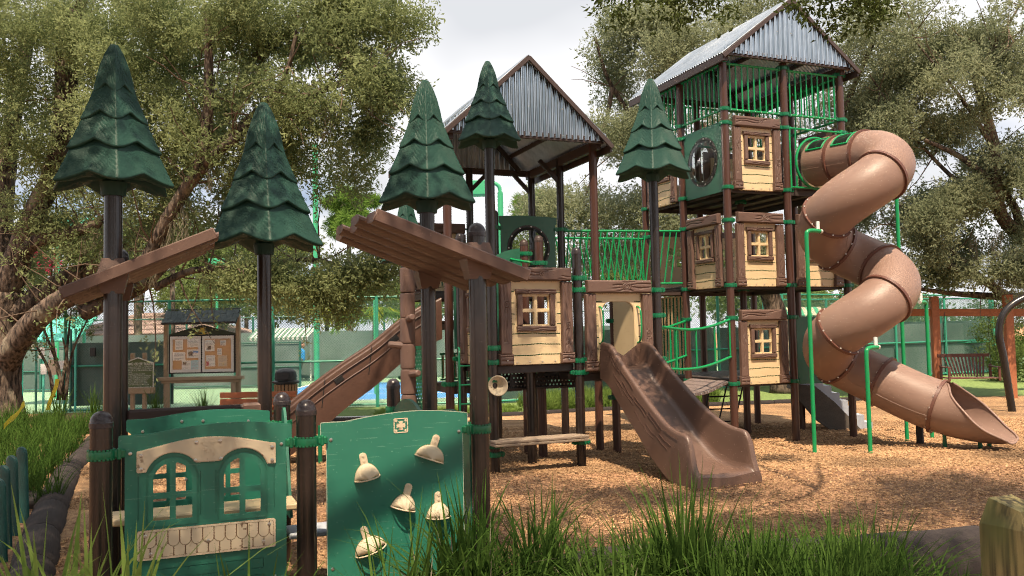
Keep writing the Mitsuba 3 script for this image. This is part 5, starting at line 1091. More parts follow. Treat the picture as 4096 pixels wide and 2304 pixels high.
# ------------------------------------------------------------------ near things
pk = thing('picket_edging', 'dark green plastic picket edging with rounded tops at the left edge', 'edging fence')
for k, (px, py, Y) in enumerate(((0, 1915, 7.0), (20, 1862, 7.45), (52, 1822, 7.95), (92, 1788, 8.5), (-40, 1985, 6.6))):
    p = at(px, py, Y); hw = .066; zz = np.r_[np.linspace(-.05, p[2] - hw, 8), p[2] - hw + hw * np.sin(np.linspace(.2, math.pi / 2 - .02, 6))]; ww = np.r_[np.full(8, hw), hw * np.cos(np.linspace(.2, math.pi / 2 - .02, 6))]
    sx = np.linspace(-1, 1, 7); P = np.zeros((len(zz), 14, 3))
    for i, (z, w_) in enumerate(zip(zz, ww)):
        bow = .02 * (sx ** 2); P[i, :7] = np.column_stack([sx * w_, bow - .012, np.full(7, z)]); P[i, 7:] = np.column_stack([sx[::-1] * w_, bow[::-1] + .004, np.full(7, z)])
    lean = -.05 * zz; P[..., 0] += lean[:, None]
    add(pk + '__picket', gridmesh(P, False, True), 'm_picket', frame((p[0], Y), -.30), 50)
rc = thing('rock', 'dark rough rock lying in the wood chips by the picket edging', 'rock'); p = on_ground(128, 2020, 0)
s = trimesh.creation.icosphere(3, .17); v = np.array(s.vertices); v *= (1 + .45 * (meshkit.fbm(v * 6 + 3, 3) - .5))[:, None] * np.array([1.1, .8, .62]); scene[rc] = shape((v + p + [0, 0, .05], np.array(s.faces)), 'm_rock', 25); 
wp = thing('timber_post', 'weathered mossy square timber post with a sloping top, nearest at the right corner', 'post')
c = at(4070, 2150, 3.15); zt = at(4070, 2018, 3.15)[2]; hw = .086; rt = rot([0, 0, 1], .42)[:3, :3]
Vp = np.array([[x * hw, y * hw, z] for z in (-.35, zt - .075) for x, y in ((-1, -1), (1, -1), (1, 1), (-1, 1))] + [[x * hw * .72, y * hw * .72, zt + (.02 if y > 0 else -.01)] for x, y in ((-1, -1), (1, -1), (1, 1), (-1, 1))]) @ rt.T + [c[0], c[1], 0]
F_ = [[0, 3, 2, 1]] + [[a + i, a + (i + 1) % 4, a + 4 + (i + 1) % 4, a + 4 + i] for a in (0, 4) for i in range(4)] + [[8, 9, 10, 11]]
mm = trimesh.Trimesh(Vp, np.vstack([[q[:3], [q[0], q[2], q[3]]] for q in F_]), process=False)
for _ in range(4): mm = mm.subdivide()
v = np.array(mm.vertices); v += 0.006 * (meshkit.fbm(v * np.array([25, 25, 4]), 3) - .5)[:, None]; scene[wp] = shape((v, np.array(mm.faces)), 'm_timber', 30)
tp = thing('caution_tape', 'strip of yellow caution tape tied across the planting on the left', 'tape'); a, b = at(15, 1706, 14.2), at(100, 1614, 15.5)
xs = np.linspace(0, 1, 14); P = np.array([[a * (1 - t) + b * t + [0, 0, w_ + .015 * math.sin(t * 9) - .02 * math.sin(t * math.pi)] for w_ in (-.05, .05)] for t in xs]); P[:, 1, 1] += .03 * np.sin(xs * 12); scene[tp] = shape(gridmesh(P), 'm_tape')
t2 = thing('caution_tape', 'short end of yellow tape tied round the thin stems near the gate', 'tape'); q = at(234, 1540, 20.8); P = np.array([[q + [.02 * math.sin(t * 6) - .22 * t + w_, -.05, .15 - .75 * t] for w_ in (-.05, .05)] for t in np.linspace(0, 1, 10)]); scene[t2] = shape(gridmesh(P), 'm_tape')

# ------------------------------------------------------------------ leaves and trees
def leaf_quads(P, D, N, L, W, fold=.25):
    "one bent leaf (four triangles) per row: P base, D along, N normal"
    S = np.cross(D, N); S /= np.linalg.norm(S, axis=1, keepdims=True) + 1e-9; L = np.broadcast_to(L, len(P))[:, None]; W = np.broadcast_to(W, len(P))[:, None]
    m = P + D * L * .5; v = np.stack([P, m + S * W * .5 + N * W * fold, P + D * L - N * L * .08, m - S * W * .5 + N * W * fold], 1).reshape(-1, 3)
    i = 4 * np.arange(len(P))[:, None]; return v, np.vstack([i + [0, 1, 2], i + [0, 2, 3]])
def spray(seed, n=26, R=.36, L=.095, W=.043):
    r = np.random.default_rng(seed); tw = r.normal(size=(6, 3)); tw[:, 2] = tw[:, 2] * .5 + .15; tw /= np.linalg.norm(tw, axis=1, keepdims=True)
    k = r.integers(0, 6, n); t = r.uniform(.25, 1, n) ** .8; P = tw[k] * (t * R)[:, None] + r.normal(size=(n, 3)) * .02
    D = tw[k] * .7 + r.normal(size=(n, 3)) * .7; D /= np.linalg.norm(D, axis=1, keepdims=True); N = r.normal(size=(n, 3)) * .55 + [0, 0, .8]; N -= D * (N * D).sum(1, keepdims=True); N /= np.linalg.norm(N, axis=1, keepdims=True)
    return leaf_quads(P, D, N, L * r.uniform(.5, 1.3, n), W * r.uniform(.6, 1.2, n))
def group(name, meshes, mat):
    for i, m in enumerate(meshes): scene[f'{name}_{i}'] = {'type': 'shapegroup', 'leaves': shape(m, mat, False)}
    return [f'{name}_{i}' for i in range(len(meshes))]
G_oak = group('sg_oak', [spray(s) for s in range(5)], 'm_leaf')
G_right = group('sg_right', [spray(10 + s) for s in range(5)], 'm_leaf_right')
G_far = group('sg_far', [spray(20 + s, 30, .75, .22, .10) for s in range(3)], 'm_leaf_far')
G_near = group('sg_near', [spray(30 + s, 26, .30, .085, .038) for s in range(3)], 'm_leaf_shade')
G_hedge = group('sg_hedge', [spray(40 + s, 34, .26, .06, .035) for s in range(3)], 'm_leaf_hedge')
G_yel = group('sg_yel', [spray(50 + s, 20, .3, .10, .04) for s in range(2)], 'm_yellowleaf')
G_pink = group('sg_pink', [spray(55, 40, .22, .06, .05)], 'm_pink')
def needles(seed, n=70):
    r = np.random.default_rng(seed); D = r.normal(size=(n, 3)); D[:, 2] += .35; D /= np.linalg.norm(D, axis=1, keepdims=True); N = r.normal(size=(n, 3)); N -= D * (N * D).sum(1, keepdims=True); N /= np.linalg.norm(N, axis=1, keepdims=True)
    return leaf_quads(D * .05, D, N, .55 * r.uniform(.7, 1.1, n), .035)
G_pine = group('sg_pine', [needles(s) for s in range(2)], 'm_leaf_pine')
def mossm(seed):
    r = np.random.default_rng(seed); n = 60; P = np.column_stack([r.normal(size=n) * .05, r.normal(size=n) * .05, -r.uniform(0, .6, n)]); D = np.column_stack([r.normal(size=n) * .25, r.normal(size=n) * .25, -np.ones(n)]); D /= np.linalg.norm(D, axis=1, keepdims=True); N = r.normal(size=(n, 3)); N -= D * (N * D).sum(1, keepdims=True); N /= np.linalg.norm(N, axis=1, keepdims=True)
    return leaf_quads(P, D, N, .18, .012)
G_moss = group('sg_moss', [mossm(s) for s in range(2)], 'm_moss')
_cnt = {}
def scatter(key, pts, groups, rng, smin=.8, smax=1.25, tilt=None, aim=None):
    for p in pts:
        n = _cnt[key] = _cnt.get(key, 0) + 1; M = trimesh.transformations.random_rotation_matrix(rng.random(3)) if tilt is None else rot([0, 0, 1], rng.uniform(0, 6.28)) @ rot([1, 0, 0], rng.normal() * tilt)
        M[:3, :3] *= rng.uniform(smin, smax); M[:3, 3] = p
        scene[f'{key}__{n:04d}'] = {'type': 'instance', 'g': {'type': 'ref', 'id': groups[rng.integers(len(groups))]}, 'to_world': T4(M)}
    tag(key, kind='stuff')
def blob(rng, c, r, n, gate=.45, fs=1.1, seed=0, shell=.0):
    "points inside an ellipsoid, kept where a noise field is high: clumps and gaps"
    out = []; c = np.asarray(c, float); r = np.asarray(r, float)
    while len(out) < n:
        q = rng.uniform(-1, 1, (4 * n, 3)); d = np.linalg.norm(q, axis=1); q = q[(d < 1) & (d > shell)]; edge = np.linalg.norm(q, axis=1); p = c + q * r
        f = meshkit.fbm(p * fs, 3, seed); out += list(p[f > gate + .10 * edge ** 3])
        if not len(out): gate -= .05
    return np.array(out[:n])
def pblob(px, py, Y, rx, ry, ry_d): return at(px, py, Y), (rx * Y / FPX, ry_d, ry * Y / FPX)
def limb(key, pts, r0, r1, name='limb', sides=9, mat='m_bark', rough=.07):
    p = smooth_path(pts, 6); n = len(p); r = r0 + (r1 - r0) * np.linspace(0, 1, n) ** .8
    b = lambda p, an: 1 + rough * 2 * (meshkit.noise(np.stack([p[:, 0][:, None] * 3 + np.cos(an)[None] * 1.5, p[:, 1][:, None] * 3 + np.sin(an)[None] * 1.5, p[:, 2][:, None] * 3 + 0 * an], -1)) - .5)
    return add(key + '__' + name, tube(p, r, sides, True, b), mat, None, True), p
def twigs(key, rng, roots, dirs, Lr=(.8, 2.0), r=.03, n=3, name='branch'):
    "thin side branches joined as one mesh"
    ms, tips = [], []
    for p, d in zip(roots, dirs):
        for _ in range(n):
            L = rng.uniform(*Lr); e = np.asarray(d) * .6 + rng.normal(size=3) * .55; e /= np.linalg.norm(e); q = np.asarray(p, float); pl = [q]
            for s in range(4): e = e + rng.normal(size=3) * .18 + [0, 0, .03]; e /= np.linalg.norm(e); q = q + e * L / 4; pl.append(q)
            ms.append(tube(np.array(pl), np.linspace(r, r * .3, 5), 5, False)); tips += pl[2:]
    k = add(key + '__' + name, cat(ms), 'm_twig', None, True); tag(k, kind='stuff'); return np.array(tips)
rng = np.random.default_rng(11)
P3 = lambda *q: [at(*a) for a in q]
# --- the big live oak on the left
ok = thing('oak_tree', 'big spreading live oak with thick bare limbs filling the left of the picture', 'tree')
Yo = 20.5
base = at(10, 1680, Yo); base[2] = -.35
limb(ok, [base, *P3((-10, 1560, Yo), (0, 1420, Yo), (10, 1280, Yo), (20, 1160, Yo - .1))], .56, .42, 'trunk', 20)
lb = {}
def L_(name, r0, r1, *q, sides=10): lb[name] = limb(ok, P3(*q), r0, r1, 'limb', sides)[1]
L_('low1', .33, .19, (20, 1450, 20.4), (70, 1370, 20.0), (160, 1265, 19.6), (270, 1190, 19.2), (400, 1150, 18.8), (500, 1120, 18.5))
L_('low1b', .20, .10, (470, 1130, 18.6), (570, 1070, 18.3), (660, 900, 18.0), (740, 760, 17.7), (840, 640, 17.4), (960, 540, 17.0))
L_('low2', .27, .20, (40, 1260, 20.4), (150, 1185, 20.6), (260, 1120, 20.8), (400, 1060, 21.0), (540, 960, 21.0))
L_('low2b', .22, .10, (540, 960, 21.0), (650, 850, 20.8), (760, 680, 20.6), (850, 560, 20.4), (930, 430, 20.2), (1040, 300, 20))
L_('mid', .22, .09, (80, 1010, 20.2), (160, 960, 20.0), (280, 930, 19.8), (400, 890, 19.6), (470, 820, 19.4))
L_('up1', .33, .16, (30, 1170, 20.4), (90, 980, 20.2), (150, 830, 20.0), (210, 700, 19.8), (250, 480, 19.6), (260, 200, 19.4), (300, 40, 19))
L_('up2', .30, .16, (20, 1120, 20.6), (10, 900, 20.8), (30, 650, 21), (60, 420, 21), (120, 100, 21))
L_('up3', .20, .08, (240, 560, 19.6), (290, 330, 19.6), (320, 60, 19.5), (340, -100, 19.4))
L_('r1', .16, .06, (800, 690, 17.5), (830, 480, 17.3), (835, 250, 17.2), (830, 40, 17))
L_('r2', .13, .05, (1020, 240, 18), (1100, 170, 18), (1170, 110, 18), (1230, 20, 18))
L_('r3', .12, .05, (930, 560, 17.5), (1080, 430, 17.2), (1240, 380, 17), (1370, 330, 16.8), (1480, 290, 16.6))
L_('r4', .09, .035, (620, 1150, 18.6), (760, 1085, 18.6), (900, 1075, 18.6), (1030, 1062, 18.5), (1180, 1040, 18.5), (1300, 1045, 18.4), (1450, 1100, 18.3))
L_('low3', .20, .10, (330, 1250, 19.2), (430, 1210, 19.2), (560, 1150, 19.1), (640, 1080, 19), (700, 1020, 19))
L_('r5', .10, .04, (780, 660, 17.6), (1000, 470, 17.4), (1130, 330, 17.2), (1190, 120, 17.0))
roots = np.vstack([lb[k][4::5] for k in lb]); dirs = np.tile([0.15, -.1, .35], (len(roots), 1))
tips = twigs(ok, rng, roots, dirs, (.6, 2.0), .022, 4)
blobs = [(250, 120, 19.5, 420, 260, 2.2, 1500), (700, 150, 18.5, 420, 260, 2.2, 1500), (1150, 120, 17.5, 380, 190, 1.9, 1250), (1480, 60, 16.8, 300, 150, 1.6, 520), (1500, 320, 17, 230, 120, 1.4, 440), (1250, 420, 17.4, 300, 170, 1.6, 560), (120, 480, 20, 300, 260, 2.0, 950), (560, 470, 18.5, 380, 230, 2.0, 1050),
         (950, 560, 18, 350, 210, 1.8, 620), (240, 820, 20.3, 300, 160, 1.6, 420), (700, 840, 19, 330, 170, 1.6, 520), (1180, 720, 18.3, 260, 110, 1.4, 260), (1420, 560, 17.5, 170, 110, 1.2, 230), (1400, 720, 18, 90, 60, .8, 55), (1180, 1120, 18.6, 240, 95, 1.2, 400), (1420, 1140, 18.6, 180, 110, 1.2, 330), (1000, 1120, 18.8, 180, 70, 1.0, 150), (420, 1000, 20, 200, 80, 1.0, 120), (100, 1080, 21, 120, 80, 1.0, 90), (1560, 1010, 18.6, 110, 90, 1.0, 130), (1320, 1235, 18.5, 130, 35, .8, 90)]
for i, (px, py, Y, rx, ry, rd, n) in enumerate(blobs):
    c, r = pblob(px, py, Y, rx, ry, rd); scatter(ok + '__crown', blob(rng, c, r, int(n * .95), .50, 1.6, 1), G_oak, rng, .55, 1.25)
scatter(ok + '__crown', tips[rng.random(len(tips)) < .5] + rng.normal(size=(1, 3)) * .02, G_oak, rng)
mp_ = np.vstack([lb[k][6::3] for k in ('low1b', 'low2b', 'mid', 'up1', 'r3')]); scatter(ok + '__spanish_moss', mp_[rng.random(len(mp_)) < .6] - [0, 0, .1], G_moss, rng, .7, 1.5, .1)
# --- oaks on the right
og = thing('oak_tree', 'leafy oak behind the tall tower and the tube slide, filling the right of the picture', 'tree')
tk_ = P3((3130, 1420, 26), (3110, 1280, 26), (3080, 1180, 26), (3040, 1060, 25.5), (2960, 800, 25), (2800, 500, 24.5)); tk_.insert(0, np.array([tk_[0][0], 26, -.3]))
limb(og, tk_, .45, .16, 'trunk', 16)
limb(og, P3((3060, 1120, 25.8), (3200, 850, 25), (3350, 500, 24), (3500, 150, 23)), .17, .06)
limb(og, P3((2960, 800, 25), (2650, 600, 24), (2450, 350, 23), (2380, 150, 22.5)), .11, .04)
og2 = thing('oak_tree', 'oak with dark crooked limbs arching over the hanging bench on the far right', 'tree')
t2_ = P3((4300, 1400, 24), (4250, 1150, 24), (4120, 980, 23.5), (4000, 850, 23), (3980, 600, 22.5), (3900, 300, 22)); t2_.insert(0, np.array([t2_[0][0], 24, -.3]))
limb(og2, t2_, .34, .10, 'trunk', 14)
limb(og2, P3((4240, 1160, 24), (4050, 1190, 23.5), (3950, 1130, 23.4), (3860, 1090, 23.2), (3790, 1060, 23)), .17, .08)
limb(og2, P3((4060, 1190, 23.6), (3900, 1180, 23.6), (3780, 1170, 23.5), (3650, 1150, 23.5)), .12, .05)
limb(og2, P3((4090, 960, 23.5), (4040, 800, 23), (3860, 640, 22.5), (3700, 560, 22)), .14, .05)
rr_ = [limb(og, P3(*q), .07, .02, 'limb', 7)[1] for q in (((2450, 350, 23), (2400, 600, 23.4), (2330, 820, 23.8)), ((2650, 600, 24), (2700, 400, 23.5), (2760, 180, 23)), ((2960, 800, 25), (2800, 850, 24.5), (2500, 900, 24)))]
twigs(og, rng, np.vstack([q[::4] for q in rr_]), np.tile([0, -.1, .3], (len(np.vstack([q[::4] for q in rr_])), 1)), (.6, 1.8), .02, 4)
rr_ = [limb(og2, P3(*q), .08, .02, 'limb', 7)[1] for q in (((4000, 850, 23), (3800, 700, 23), (3600, 480, 23), (3480, 300, 23)), ((3980, 600, 22.5), (3850, 400, 22), (3650, 150, 22)), ((3900, 300, 22), (4000, 150, 21.6), (4080, 20, 21.5)), ((3950, 1130, 23.4), (3750, 960, 23.4), (3560, 900, 23.5)))]
twigs(og2, rng, np.vstack([q[::4] for q in rr_]), np.tile([0, -.1, .3], (len(np.vstack([q[::4] for q in rr_])), 1)), (.6, 1.8), .02, 4)
rb = [(2560, 260, 23, 250, 260, 2, 1000), (2480, 480, 23, 160, 210, 1.6, 420), (2350, 840, 24, 300, 110, 1.6, 460), (2620, 880, 24, 330, 150, 1.8, 620), (2450, 1010, 25, 260, 100, 1.5, 300), (2750, 120, 22.5, 260, 140, 1.8, 420), (3000, 30, 24, 300, 90, 2, 380), (2180, 790, 24, 120, 50, 1, 70), (2950, 560, 25.5, 260, 260, 1.6, 520), (2950, 950, 25.5, 260, 130, 1.4, 300)]
for px, py, Y, rx, ry, rd, n in rb:
    c, r = pblob(px, py, Y, rx, ry, rd); scatter(og + '__crown', blob(rng, c, r, int(n * 1.15), .49, 1.0, 3), G_right, rng, .65, 1.25)
rb2 = [(3550, 180, 23, 330, 190, 2, 820), (3950, 330, 22, 300, 280, 2.2, 1150), (3600, 520, 23.5, 280, 230, 2, 1050), (3950, 760, 22.5, 300, 230, 2, 1150), (3680, 880, 23.5, 280, 210, 2, 1000), (3420, 350, 24, 170, 160, 1.6, 420), (3560, 1080, 23.5, 210, 110, 1.6, 420), (3860, 1040, 23, 260, 110, 1.6, 520), (4050, 110, 21.5, 160, 120, 1.6, 260), (4080, 1080, 22.5, 110, 230, 1.2, 220), (3300, 700, 25, 200, 250, 1.8, 520), (3380, 980, 25, 140, 150, 1.5, 260)]
for px, py, Y, rx, ry, rd, n in rb2:
    c, r = pblob(px, py, Y, rx, ry, rd); scatter(og2 + '__crown', blob(rng, c, r, int(n * 1.15), .49, 1.0, 5), G_right, rng, .65, 1.25)
scatter(og2 + '__spanish_moss', [at(px, py, Y) for px, py, Y in ((4000, 900, 22), (3960, 940, 22.5), (4050, 980, 22), (3900, 930, 22.6), (3990, 1010, 22.3))], G_moss, rng, 1.2, 1.8, .1)
# --- the shade oak that stands over the photographer
so = thing('oak_tree', 'shade oak overhead whose dark leaves hang into the top edge beside the tower roof', 'tree')
limb(so, [(-6.2, -.6, -.4), (-6.1, -.6, 1.5), (-5.7, -.5, 3.2), (-5.0, -.2, 4.8)], .5, .34, 'trunk', 16)
for q in ([(-5.2, -.3, 4.4), (-3.5, .8, 6.0), (-1.0, 2.0, 7.0), (1.5, 3.6, 7.3), (3.4, 5.2, 7.0), (4.2, 7.6, 6.4)], [(-5.1, -.2, 4.6), (-5.0, 2.0, 6.4), (-4.0, 4.5, 7.6), (-2.5, 7.0, 8.2), (-1.5, 8.6, 8.6)], [(-5.2, -.2, 4.5), (-4.0, -1.5, 6.3), (-1.0, -2.0, 7.5), (2.0, -1.5, 8.0)], [(-5.2, 0, 4.6), (-6.5, 2.5, 6.6), (-7.5, 5, 7.8)], [(-4.9, -.2, 4.8), (-4.5, .5, 7.0), (-3, 2, 9)]):
    limb(so, q, .11, .02)
nb_ = [((2.2, 6.6, 7.6), (1.3, 1.2, .7), 110), ((.2, 5.6, 7.8), (1.5, 1.1, .8), 130), ((-.9, 4.8, 8.0), (1.0, 1.0, .7), 130), ((-.4, 3.5, 7.9), (1.0, .9, .7), 110), ((-1.95, 1.5, 7.6), (.95, 1.2, .9), 200), ((-3.2, 3.4, 8.1), (2.0, 2.0, .9), 420), ((-5.5, 3.0, 7.4), (2.6, 2.6, 1.3), 600), ((-2.6, 5.2, 8.4), (2.4, 2.4, 1.2), 620), ((-0.6, 7.6, 8.8), (1.8, 1.7, .9), 300), ((-3.6, 1.4, 7.6), (2.4, 2.4, 1.2), 600), ((1.5, 3.9, 7.7), (2.1, 1.9, 1.0), 430), ((3.4, 4.6, 7.2), (2.6, 1.5, 1.0), 460), ((2.2, 1.0, 7.8), (2.4, 2.0, 1.0), 330), ((-7.8, 6.0, 8.2), (2.2, 2.2, 1.2), 360), ((-4.8, 7.4, 8.8), (1.9, 1.6, 1.0), 300), ((6.0, 5.0, 7.4), (2.2, 1.4, .9), 330), ((-0.5, -1.5, 8), (3.5, 2, 1), 260)]
for c, r, n in (((-9.5, -2.5, 6.4), (2.8, 4.5, 3.2), 700), ((-4, -8, 6.6), (4.5, 2.6, 3.6), 900), ((4, -7.5, 6.6), (4.5, 2.6, 3.6), 900), ((9.5, -3.5, 6.6), (2.6, 4.0, 3.2), 700), ((-11, 3.5, 6.8), (2.2, 2.6, 2.6), 450)):
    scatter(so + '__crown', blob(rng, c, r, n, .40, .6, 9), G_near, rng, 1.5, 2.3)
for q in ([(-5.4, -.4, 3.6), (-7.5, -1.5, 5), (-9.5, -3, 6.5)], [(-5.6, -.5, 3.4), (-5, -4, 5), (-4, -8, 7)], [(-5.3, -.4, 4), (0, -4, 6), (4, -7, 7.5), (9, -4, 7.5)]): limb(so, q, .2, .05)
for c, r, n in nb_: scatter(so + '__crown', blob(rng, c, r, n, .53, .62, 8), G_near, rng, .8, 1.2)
limb(so, [(3.6, 5.6, 6.9), (3.4, 7.4, 6.3), (2.9, 8.7, 5.75), (2.3, 9.2, 5.45)], .05, .012)
hang = [(2480, 10, 9.2, 70, 35, .3, 14), (2740, 5, 9.0, 120, 30, .3, 20), (2950, -20, 9.1, 60, 20, .3, 6), (3230, 0, 8.8, 80, 30, .3, 10), (3420, 20, 8.8, 120, 40, .35, 26), (3480, 60, 8.8, 50, 25, .3, 6), (2600, -40, 9, 200, 30, .4, 20), (3350, -50, 8.8, 200, 30, .4, 26)]
for px, py, Y, rx, ry, rd, n in hang:
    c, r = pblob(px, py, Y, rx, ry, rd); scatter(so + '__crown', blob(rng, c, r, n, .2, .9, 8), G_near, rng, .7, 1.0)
# --- far trees, pines, palm, hedges
def far_tree(px, py, Y, rx, ry, n, label, G=None, name='far_tree', trunk=True, dep=3.0, mat=None, smin=.8, smax=1.4):
    k = thing(name, label, 'tree'); c, r = pblob(px, py, Y, rx, ry, dep)
    if trunk: limb(k, [(c[0], Y, -.4), (c[0] + .1, Y, c[2] * .5), (c[0], Y, c[2] + r[2] * .3)], .22, .08, 'trunk', 8)
    scatter(k + '__crown', blob(rng, c, r, n, .42, .5, 13), G or G_far, rng, smin, smax); return k
far_tree(560, 1010, 58, 330, 130, 714, 'pale green trees rising behind the house on the left')
far_tree(980, 1010, 62, 330, 130, 714, 'pale hazy tree standing behind the notice board roof')
far_tree(860, 1180, 55, 260, 90, 510, 'pale shrubby tree behind the fence to the right of the notice board')
far_tree(1300, 1190, 52, 300, 80, 544, 'light green trees behind the fence and the striped awning')
far_tree(220, 1030, 50, 220, 190, 420, 'sunlit green tree behind the trunk of the big oak')
far_tree(1700, 1180, 50, 220, 110, 260, 'light green tree behind the log climber')
far_tree(2100, 1060, 55, 260, 140, 300, 'light green tree behind the roofed platform')
far_tree(2700, 1090, 48, 420, 150, 560, 'bright green trees seen under the upper bridge')
far_tree(3100, 1200, 45, 300, 80, 300, 'bright green trees seen below the tower deck')
far_tree(3560, 1280, 48, 260, 140, 420, 'dark green trees behind the windscreen beside the tube slide')
far_tree(4000, 1320, 40, 160, 120, 320, 'bright bushy trees behind the pergola at the right', G_hedge, smin=1.6, smax=2.6)
far_tree(-650, 1130, 48, 520, 260, 700, 'broad green trees beyond the court, left of the big oak', dep=5.0)
far_tree(4650, 1150, 45, 420, 260, 600, 'broad green trees beyond the lawn, right of the pergola', dep=5.0)
def pine(px, py, Y, rx, ry, n, label):
    k = thing('pine_tree', label, 'tree'); c, r = pblob(px, py, Y, rx, ry, 2.2); limb(k, [(c[0], Y, -.4), (c[0], Y, c[2] * .6), (c[0], Y, c[2] + r[2] * .7)], .25, .06, 'trunk', 8)
    for dx, dz, f in ((0, .75, .35), (-.35, .35, .42), (.4, .25, .45), (-.1, -.05, .5), (-.6, -.35, .4), (.55, -.45, .42), (.05, -.6, .45), (.8, .6, .2), (-.75, .5, .2)):
        scatter(k + '__crown', blob(rng, c + np.array([dx * r[0], rng.normal() * .6, dz * r[2]]), np.array(r) * f, max(4, int(n * f * .3)), .3, .8, 17), G_pine, rng, .6, 1.0)
pine(1395, 855, 45, 105, 100, 190, 'bright light green pine in the sky gap left of the fir trees')
pine(2150, 850, 48, 90, 90, 150, 'bright green pine behind the bubble window panel')
def trunk_only(px, y0, y1, Y, r, label):
    k = thing('pine_tree', label, 'tree'); a, b = at(px, y0, Y), at(px, y1, Y); limb(k, [(a[0], Y, -.3), a, b], r, r * .7, 'trunk', 8); scatter(k + '__crown', blob(rng, b + [0, 0, .6], (2.4, 2, 1.2), 60, .3, .5, 3), G_far, rng)
trunk_only(690, 1450, 1000, 48, .20, 'thin grey pine trunk left of the notice board roof'); trunk_only(552, 1400, 1010, 45, .26, 'stout grey trunk right behind the tree post on the left')
pm = thing('palm_tree', 'yellowing palm fronds arching behind the left slide', 'palm'); c = at(1500, 1260, 34)
for k in range(11):
    a = -.3 + k * .34; d = np.array([math.cos(a) * 1.0, .3 * math.sin(k), 0]); t = np.linspace(0, 1, 12)[:, None]; q = c + d * t * 1.5 + np.array([0, 0, 1]) * (1.3 * t - 1.75 * t ** 2 + .3 * math.sin(a) * t); r_ = np.repeat(q[1:], 10, 0); n = len(r_); g = np.random.default_rng(k)
    D = np.column_stack([g.normal(size=n) * .5 + d[0] * .4, g.normal(size=n) * .5, -np.ones(n) * .6]); D /= np.linalg.norm(D, axis=1, keepdims=True); N = np.cross(D, g.normal(size=(n, 3))); N /= np.linalg.norm(N, axis=1, keepdims=True)
    add(pm + '__frond', leaf_quads(r_, D, N, .45, .035), 'm_yellowleaf' if k % 2 else 'm_leaf_pine', None, False)
limb(pm, [(c[0], 34, -.4), (c[0], 34, c[2] * .6), c], .14, .10, 'trunk', 8)
for (px, py, w, n, lab, G) in ((1330, 1255, 75, 40, 'yellow green shrub glowing behind the fence near the light pole', G_yel), (1690, 1150, 60, 30, 'yellow green shrub just behind the log climber', G_yel)):
    k = thing('shrub', lab, 'shrub'); c, r = pblob(px, py, 40, w, 40, .8); scatter(k + '__foliage', blob(rng, c, r, n, .3, .5, 4), G, rng, 1.5, 2.2); limb(k, [(c[0], 40, -.3), (c[0], 40, c[2])], .04, .02, 'stem', 6)
for px, py, Y in ((112, 1020, 25), (192, 1060, 25.5)):
    k = thing('crape_myrtle_flower', 'pink blossom cluster on the far myrtle branch' + (', upper left one' if px < 150 else ', lower right one'), 'flowers'); scatter(k, blob(rng, at(px, py, Y), (.22, .2, .18), 14, .2, 1, 1), G_pink, rng)
# small multi-stemmed myrtle by the gate
cm = thing('crape_myrtle', 'small bare stemmed myrtle with thin leafy twigs in front of the court gate', 'small tree')
for q in (((235, 1600, 21), (236, 1480, 21), (200, 1380, 21), (172, 1300, 21), (168, 1240, 21)), ((235, 1500, 21), (215, 1400, 21), (205, 1300, 21), (215, 1200, 21)), ((240, 1590, 21), (262, 1450, 21), (275, 1330, 21), (285, 1240, 21)), ((255, 1600, 21.1), (275, 1480, 21.1), (300, 1380, 21.1), (370, 1240, 21.1)), ((215, 1590, 21), (195, 1480, 21), (150, 1390, 21), (130, 1350, 21)), ((262, 1600, 21), (272, 1480, 21), (262, 1400, 21), (250, 1350, 21))): limb(cm, P3(*q), .05, .018, 'stem', 7)
for px, py, rx, ry, n in ((260, 1240, 110, 60, 60), (330, 1300, 60, 50, 24), (200, 1290, 70, 40, 20)):
    c, r = pblob(px, py, 21, rx, ry, .5); scatter(cm + '__foliage', blob(rng, c, r, n, .3, 1, 2), G_hedge, rng, .6, .9)
# hedge at the right
for px, py, Y, rx, ry, n, lab in ((4030, 1450, 29, 90, 90, 170, 'clipped green hedge behind the hanging bench'), (3990, 1330, 33, 70, 60, 70, 'pale grey stemmed shrub above the hedge at the right')):
    k = thing('hedge', lab, 'hedge'); c, r = pblob(px, py, Y, rx, ry, 1.0); scatter(k + '__foliage', blob(rng, c, r, n, .3, .8, 6), G_hedge, rng, 1.0, 1.6); limb(k, [(c[0], Y, -.3), (c[0], Y, c[2])], .05, .03, 'stem', 6)

# ------------------------------------------------------------------ grasses
def tuft(seed, n, h, spread, w, droop=.85, segs=6):
    r = np.random.default_rng(seed); ms = []; t = np.linspace(0, 1, segs + 1)
    a = r.uniform(0, 6.283, n); lean = r.uniform(.05, 1, n) ** .9 * spread; L = h * r.uniform(.55, 1.12, n); b = r.uniform(-1, 1, (n, 2)) * .13 * spread ** .5; dr_ = droop * r.uniform(.2, 1.2, n) * lean
    out = np.zeros((n, segs + 1, 2, 3)); 
    for k, tk in enumerate(t):
        hx = lean * tk ** 1.5 * L; z = L * tk - dr_ * L * tk ** 3 * .75; c = np.column_stack([b[:, 0] + np.cos(a) * hx, b[:, 1] + np.sin(a) * hx, z]); ww = w * (1 - tk ** 2.2) * (.55 + .45 * min(1, tk * 4)) * r.uniform(.98, 1.02, n); s = np.column_stack([-np.sin(a), np.cos(a), a * 0])
        out[:, k, 0] = c - s * ww[:, None] / 2; out[:, k, 1] = c + s * ww[:, None] / 2
    m = (segs + 1) * 2; i = np.arange(segs); q = np.stack([2 * i, 2 * i + 1, 2 * i + 3, 2 * i + 2], 1); f = np.vstack([q[:, [0, 1, 2]], q[:, [0, 2, 3]]])
    return out.reshape(-1, 3), (f[None] + (np.arange(n) * m)[:, None, None]).reshape(-1, 3)
